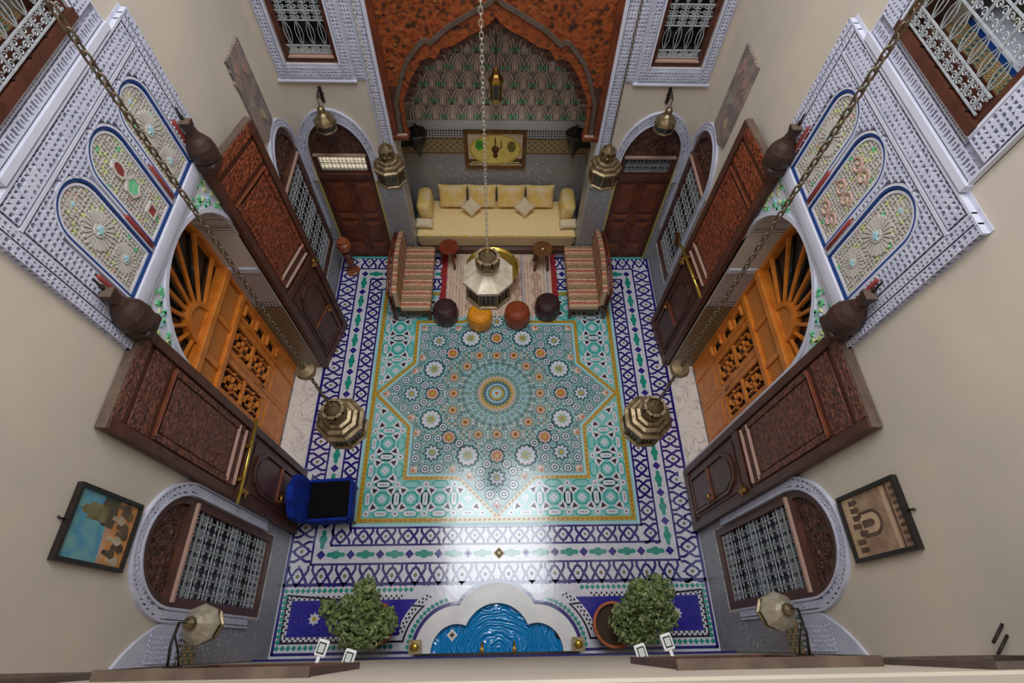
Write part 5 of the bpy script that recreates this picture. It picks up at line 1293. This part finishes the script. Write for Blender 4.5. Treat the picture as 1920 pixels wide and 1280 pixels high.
MB().lathe([(.05, .27), (.05, .28), (.035, .275)], 12, (.83, -3.68, 0)).build('drain', IRON_D, t)
for s, nm in ((-1, 'bushy shrub'), (1, 'open terracotta pot')):
    o = thing('rim_lamp', 'square brass lamp with knob on the basin rim beside the %s' % nm, 'lamp', T(s * 1.05, -3.79, RIMZ + .008), 'brass lamps on the basin rim')
    MB().rbox(-.07, .07, -.07, .07, 0, .16, .012, 1, smooth=False).build('lamp_box', BRASS, o); MB().box(-.08, .08, -.08, .08, .16, .175).build('lamp_lid', BRONZE, o); MB().lathe([(.045, .175), (.05, .2), (.03, .23), (0, .24)], 12).build('lamp_knob', BRASS_B, o)
# potted shrubs
TER = M('terracotta', S(184, 98, 58), .7, c2=S(160, 80, 46), cs=8, bump=.1); SOIL = M('soil', S(70, 52, 40), .95, bump=.4)
LEAFM = [M('leaf_dark', S(78, 98, 54), .5, c2=S(92, 114, 62), cs=5), M('leaf_mid', S(112, 130, 74), .5, c2=S(128, 144, 88), cs=5), M('leaf_pale', S(152, 162, 112), .5)]
def shrub(label, x, y, R, blobs, seed, n):
    r = random.Random(seed)
    t = thing('potted_shrub', label, 'plant', T(x, y, .006), 'potted shrubs beside the basin')
    MB().lathe([(R * .62, 0), (R * .9, .36), (R * 1.0, .37), (R * 1.0, .44), (R * .88, .44), (R * .86, .36)], 28).build('pot', TER, t)
    MB().lathe([(0, .37), (R * .87, .365)], 20).build('soil', SOIL, t)
    st = MB(); m = MB()
    for bx, by, bz, br in blobs:
        st.tube([(0, 0, .3), (bx * .4, by * .4, bz * .6), (bx, by, bz)], [.03, .02, .01], 6)
        for i in range(int(n * br * br / .1)):
            d = Vector((r.gauss(0, 1), r.gauss(0, 1), r.gauss(0, 1))).normalized(); q = br * r.uniform(.45, 1.05)
            c = Vector((bx, by, bz)) + d * q
            if c.z < .42: continue
            if c.y + y < WN + .12: continue
            L = r.uniform(.03, .052); w = L * .5
            nrm = (d + Vector((r.uniform(-.6, .6), r.uniform(-.6, .6), .7 + r.uniform(-.3, .3)))).normalized(); tx = nrm.orthogonal().normalized(); tx = Matrix.Rotation(r.uniform(0, 6.28), 3, nrm) @ tx; ty = nrm.cross(tx)
            m.add([c - tx * L, c + ty * w - nrm * .008, c + tx * L - nrm * .02, c - ty * w - nrm * .008, c + nrm * .006], [(0, 3, 4), (3, 2, 4), (2, 1, 4), (1, 0, 4)], r.choice((0, 0, 1, 1, 1, 2)))
    st.build('stems', WOOD_TOP, t); m.build('foliage', LEAFM, t, kind='stuff')
    return t
shrub('tall bushy shrub hiding its terracotta pot beside the basin', -1.62, -3.52, .27, [(-.04, -.05, .95, .3), (.0, .2, 1.15, .21), (.02, .36, 1.25, .13), (-.32, .04, .95, .17), (-.47, .16, 1.0, .12), (.2, .0, .9, .19), (-.15, -.12, .72, .24), (-.2, .2, 1.1, .12)], 3, 900)
shrub('wide shrub leaning out of a visible terracotta pot', 1.56, -3.57, .28, [(.12, .0, .75, .25), (.28, .18, 1.0, .28), (.42, .3, 1.2, .24), (.5, .05, 1.0, .2), (.2, .3, 1.3, .18), (.3, -.1, .7, .2)], 5, 900)

# ================================================================ NEAR WALL
MB().box(-3.08, 3.08, 0, .5, 0, .02).build('tile_dado', TILE_N, wn, Matrix.Identity(4))
MB().box(-3.08, 3.08, .5, .54, 0, .022).build('dado_cap', TILE_N, wn)
for s, nm in ((-1, 'bushy'), (1, 'leaning')):
    t = thing('window_%d' % (9 if s < 0 else 10), 'brown wooden shutter window on the near wall above the %s shrub' % nm, 'window', FN(s * 1.45), kind='structure')
    MB().plate([(-.5, 4.0), (.5, 4.0), (.5, 5.2), (-.5, 5.2)], [[(-.44, 4.06), (.44, 4.06), (.44, 5.14), (-.44, 5.14)]], 0, .04).build('window_frame', WOOD, t)
    for q in (-1, 1): MB().box(*sorted((q * .01, q * .43)), 4.07, 5.13, 0, .02).build('shutter', WOOD, t)
    MB().box(-.53, .53, 5.2, 5.23, 0, .05).build('window_head', WOOD_TOP, t)
    for k, (x, y) in enumerate(((1.37, -3.79), (1.15, -3.86))):
        o = thing('floodlight', 'small white square floodlight on bracket, %s above %s shrub' % (('farther out', nm) if k == 0 else ('close to wall', nm)), 'lamp', T(s * x, y, 3.5, s * .25), 'small white floodlights')
        MB().rbox(-.045, .045, -.06, .06, 0, .025, .008, 1, smooth=False).build('lamp_case', M('white_plastic', S(236, 236, 236), .4), o)
        MB().box(-.03, .03, -.04, .04, .025, .028).build('lamp_bezel', IRON_D, o); MB().box(-.022, .022, -.03, .03, .028, .03).build('lamp_lens', M('lens', S(200, 206, 200), .2), o)
        MB().box(-.012, .012, WN - y, -.05, .004, .018).build('lamp_arm', M('white_plastic', S(236, 236, 236), .4), o)
for s, nm in ((-1, 'minaret painting'), (1, 'sepia picture')):
    t = thing('window_%d' % (11 if s < 0 else 12), 'dark recessed window on the near wall toward the ' + nm, 'window', FN(s * 2.55), kind='structure')
    MB().plate([(-.42, 4.75), (.42, 4.75), (.42, 5.75), (-.42, 5.75)], [[(-.36, 4.81), (.36, 4.81), (.36, 5.69), (-.36, 5.69)]], 0, .03).build('window_frame', GREYTRIM, t)
    MB().box(-.36, .36, 4.81, 5.69, 0, .006).build('window_pane', BLACK, t)
for k, y in enumerate((-3.73, -3.79)):
    o = MB().tube([(3.1, y, 4.75), (3.0, y - .1, 4.74)], .009, 6).build('wall_peg', IRON_D); tag(o, 'thin dark iron peg sticking out of the plain wall', 'peg', 'iron pegs on the plain wall')
MB().box(-3.1, 3.1, 6.0, 6.06, 0, .012).build('string_course', PLASTER, wn)
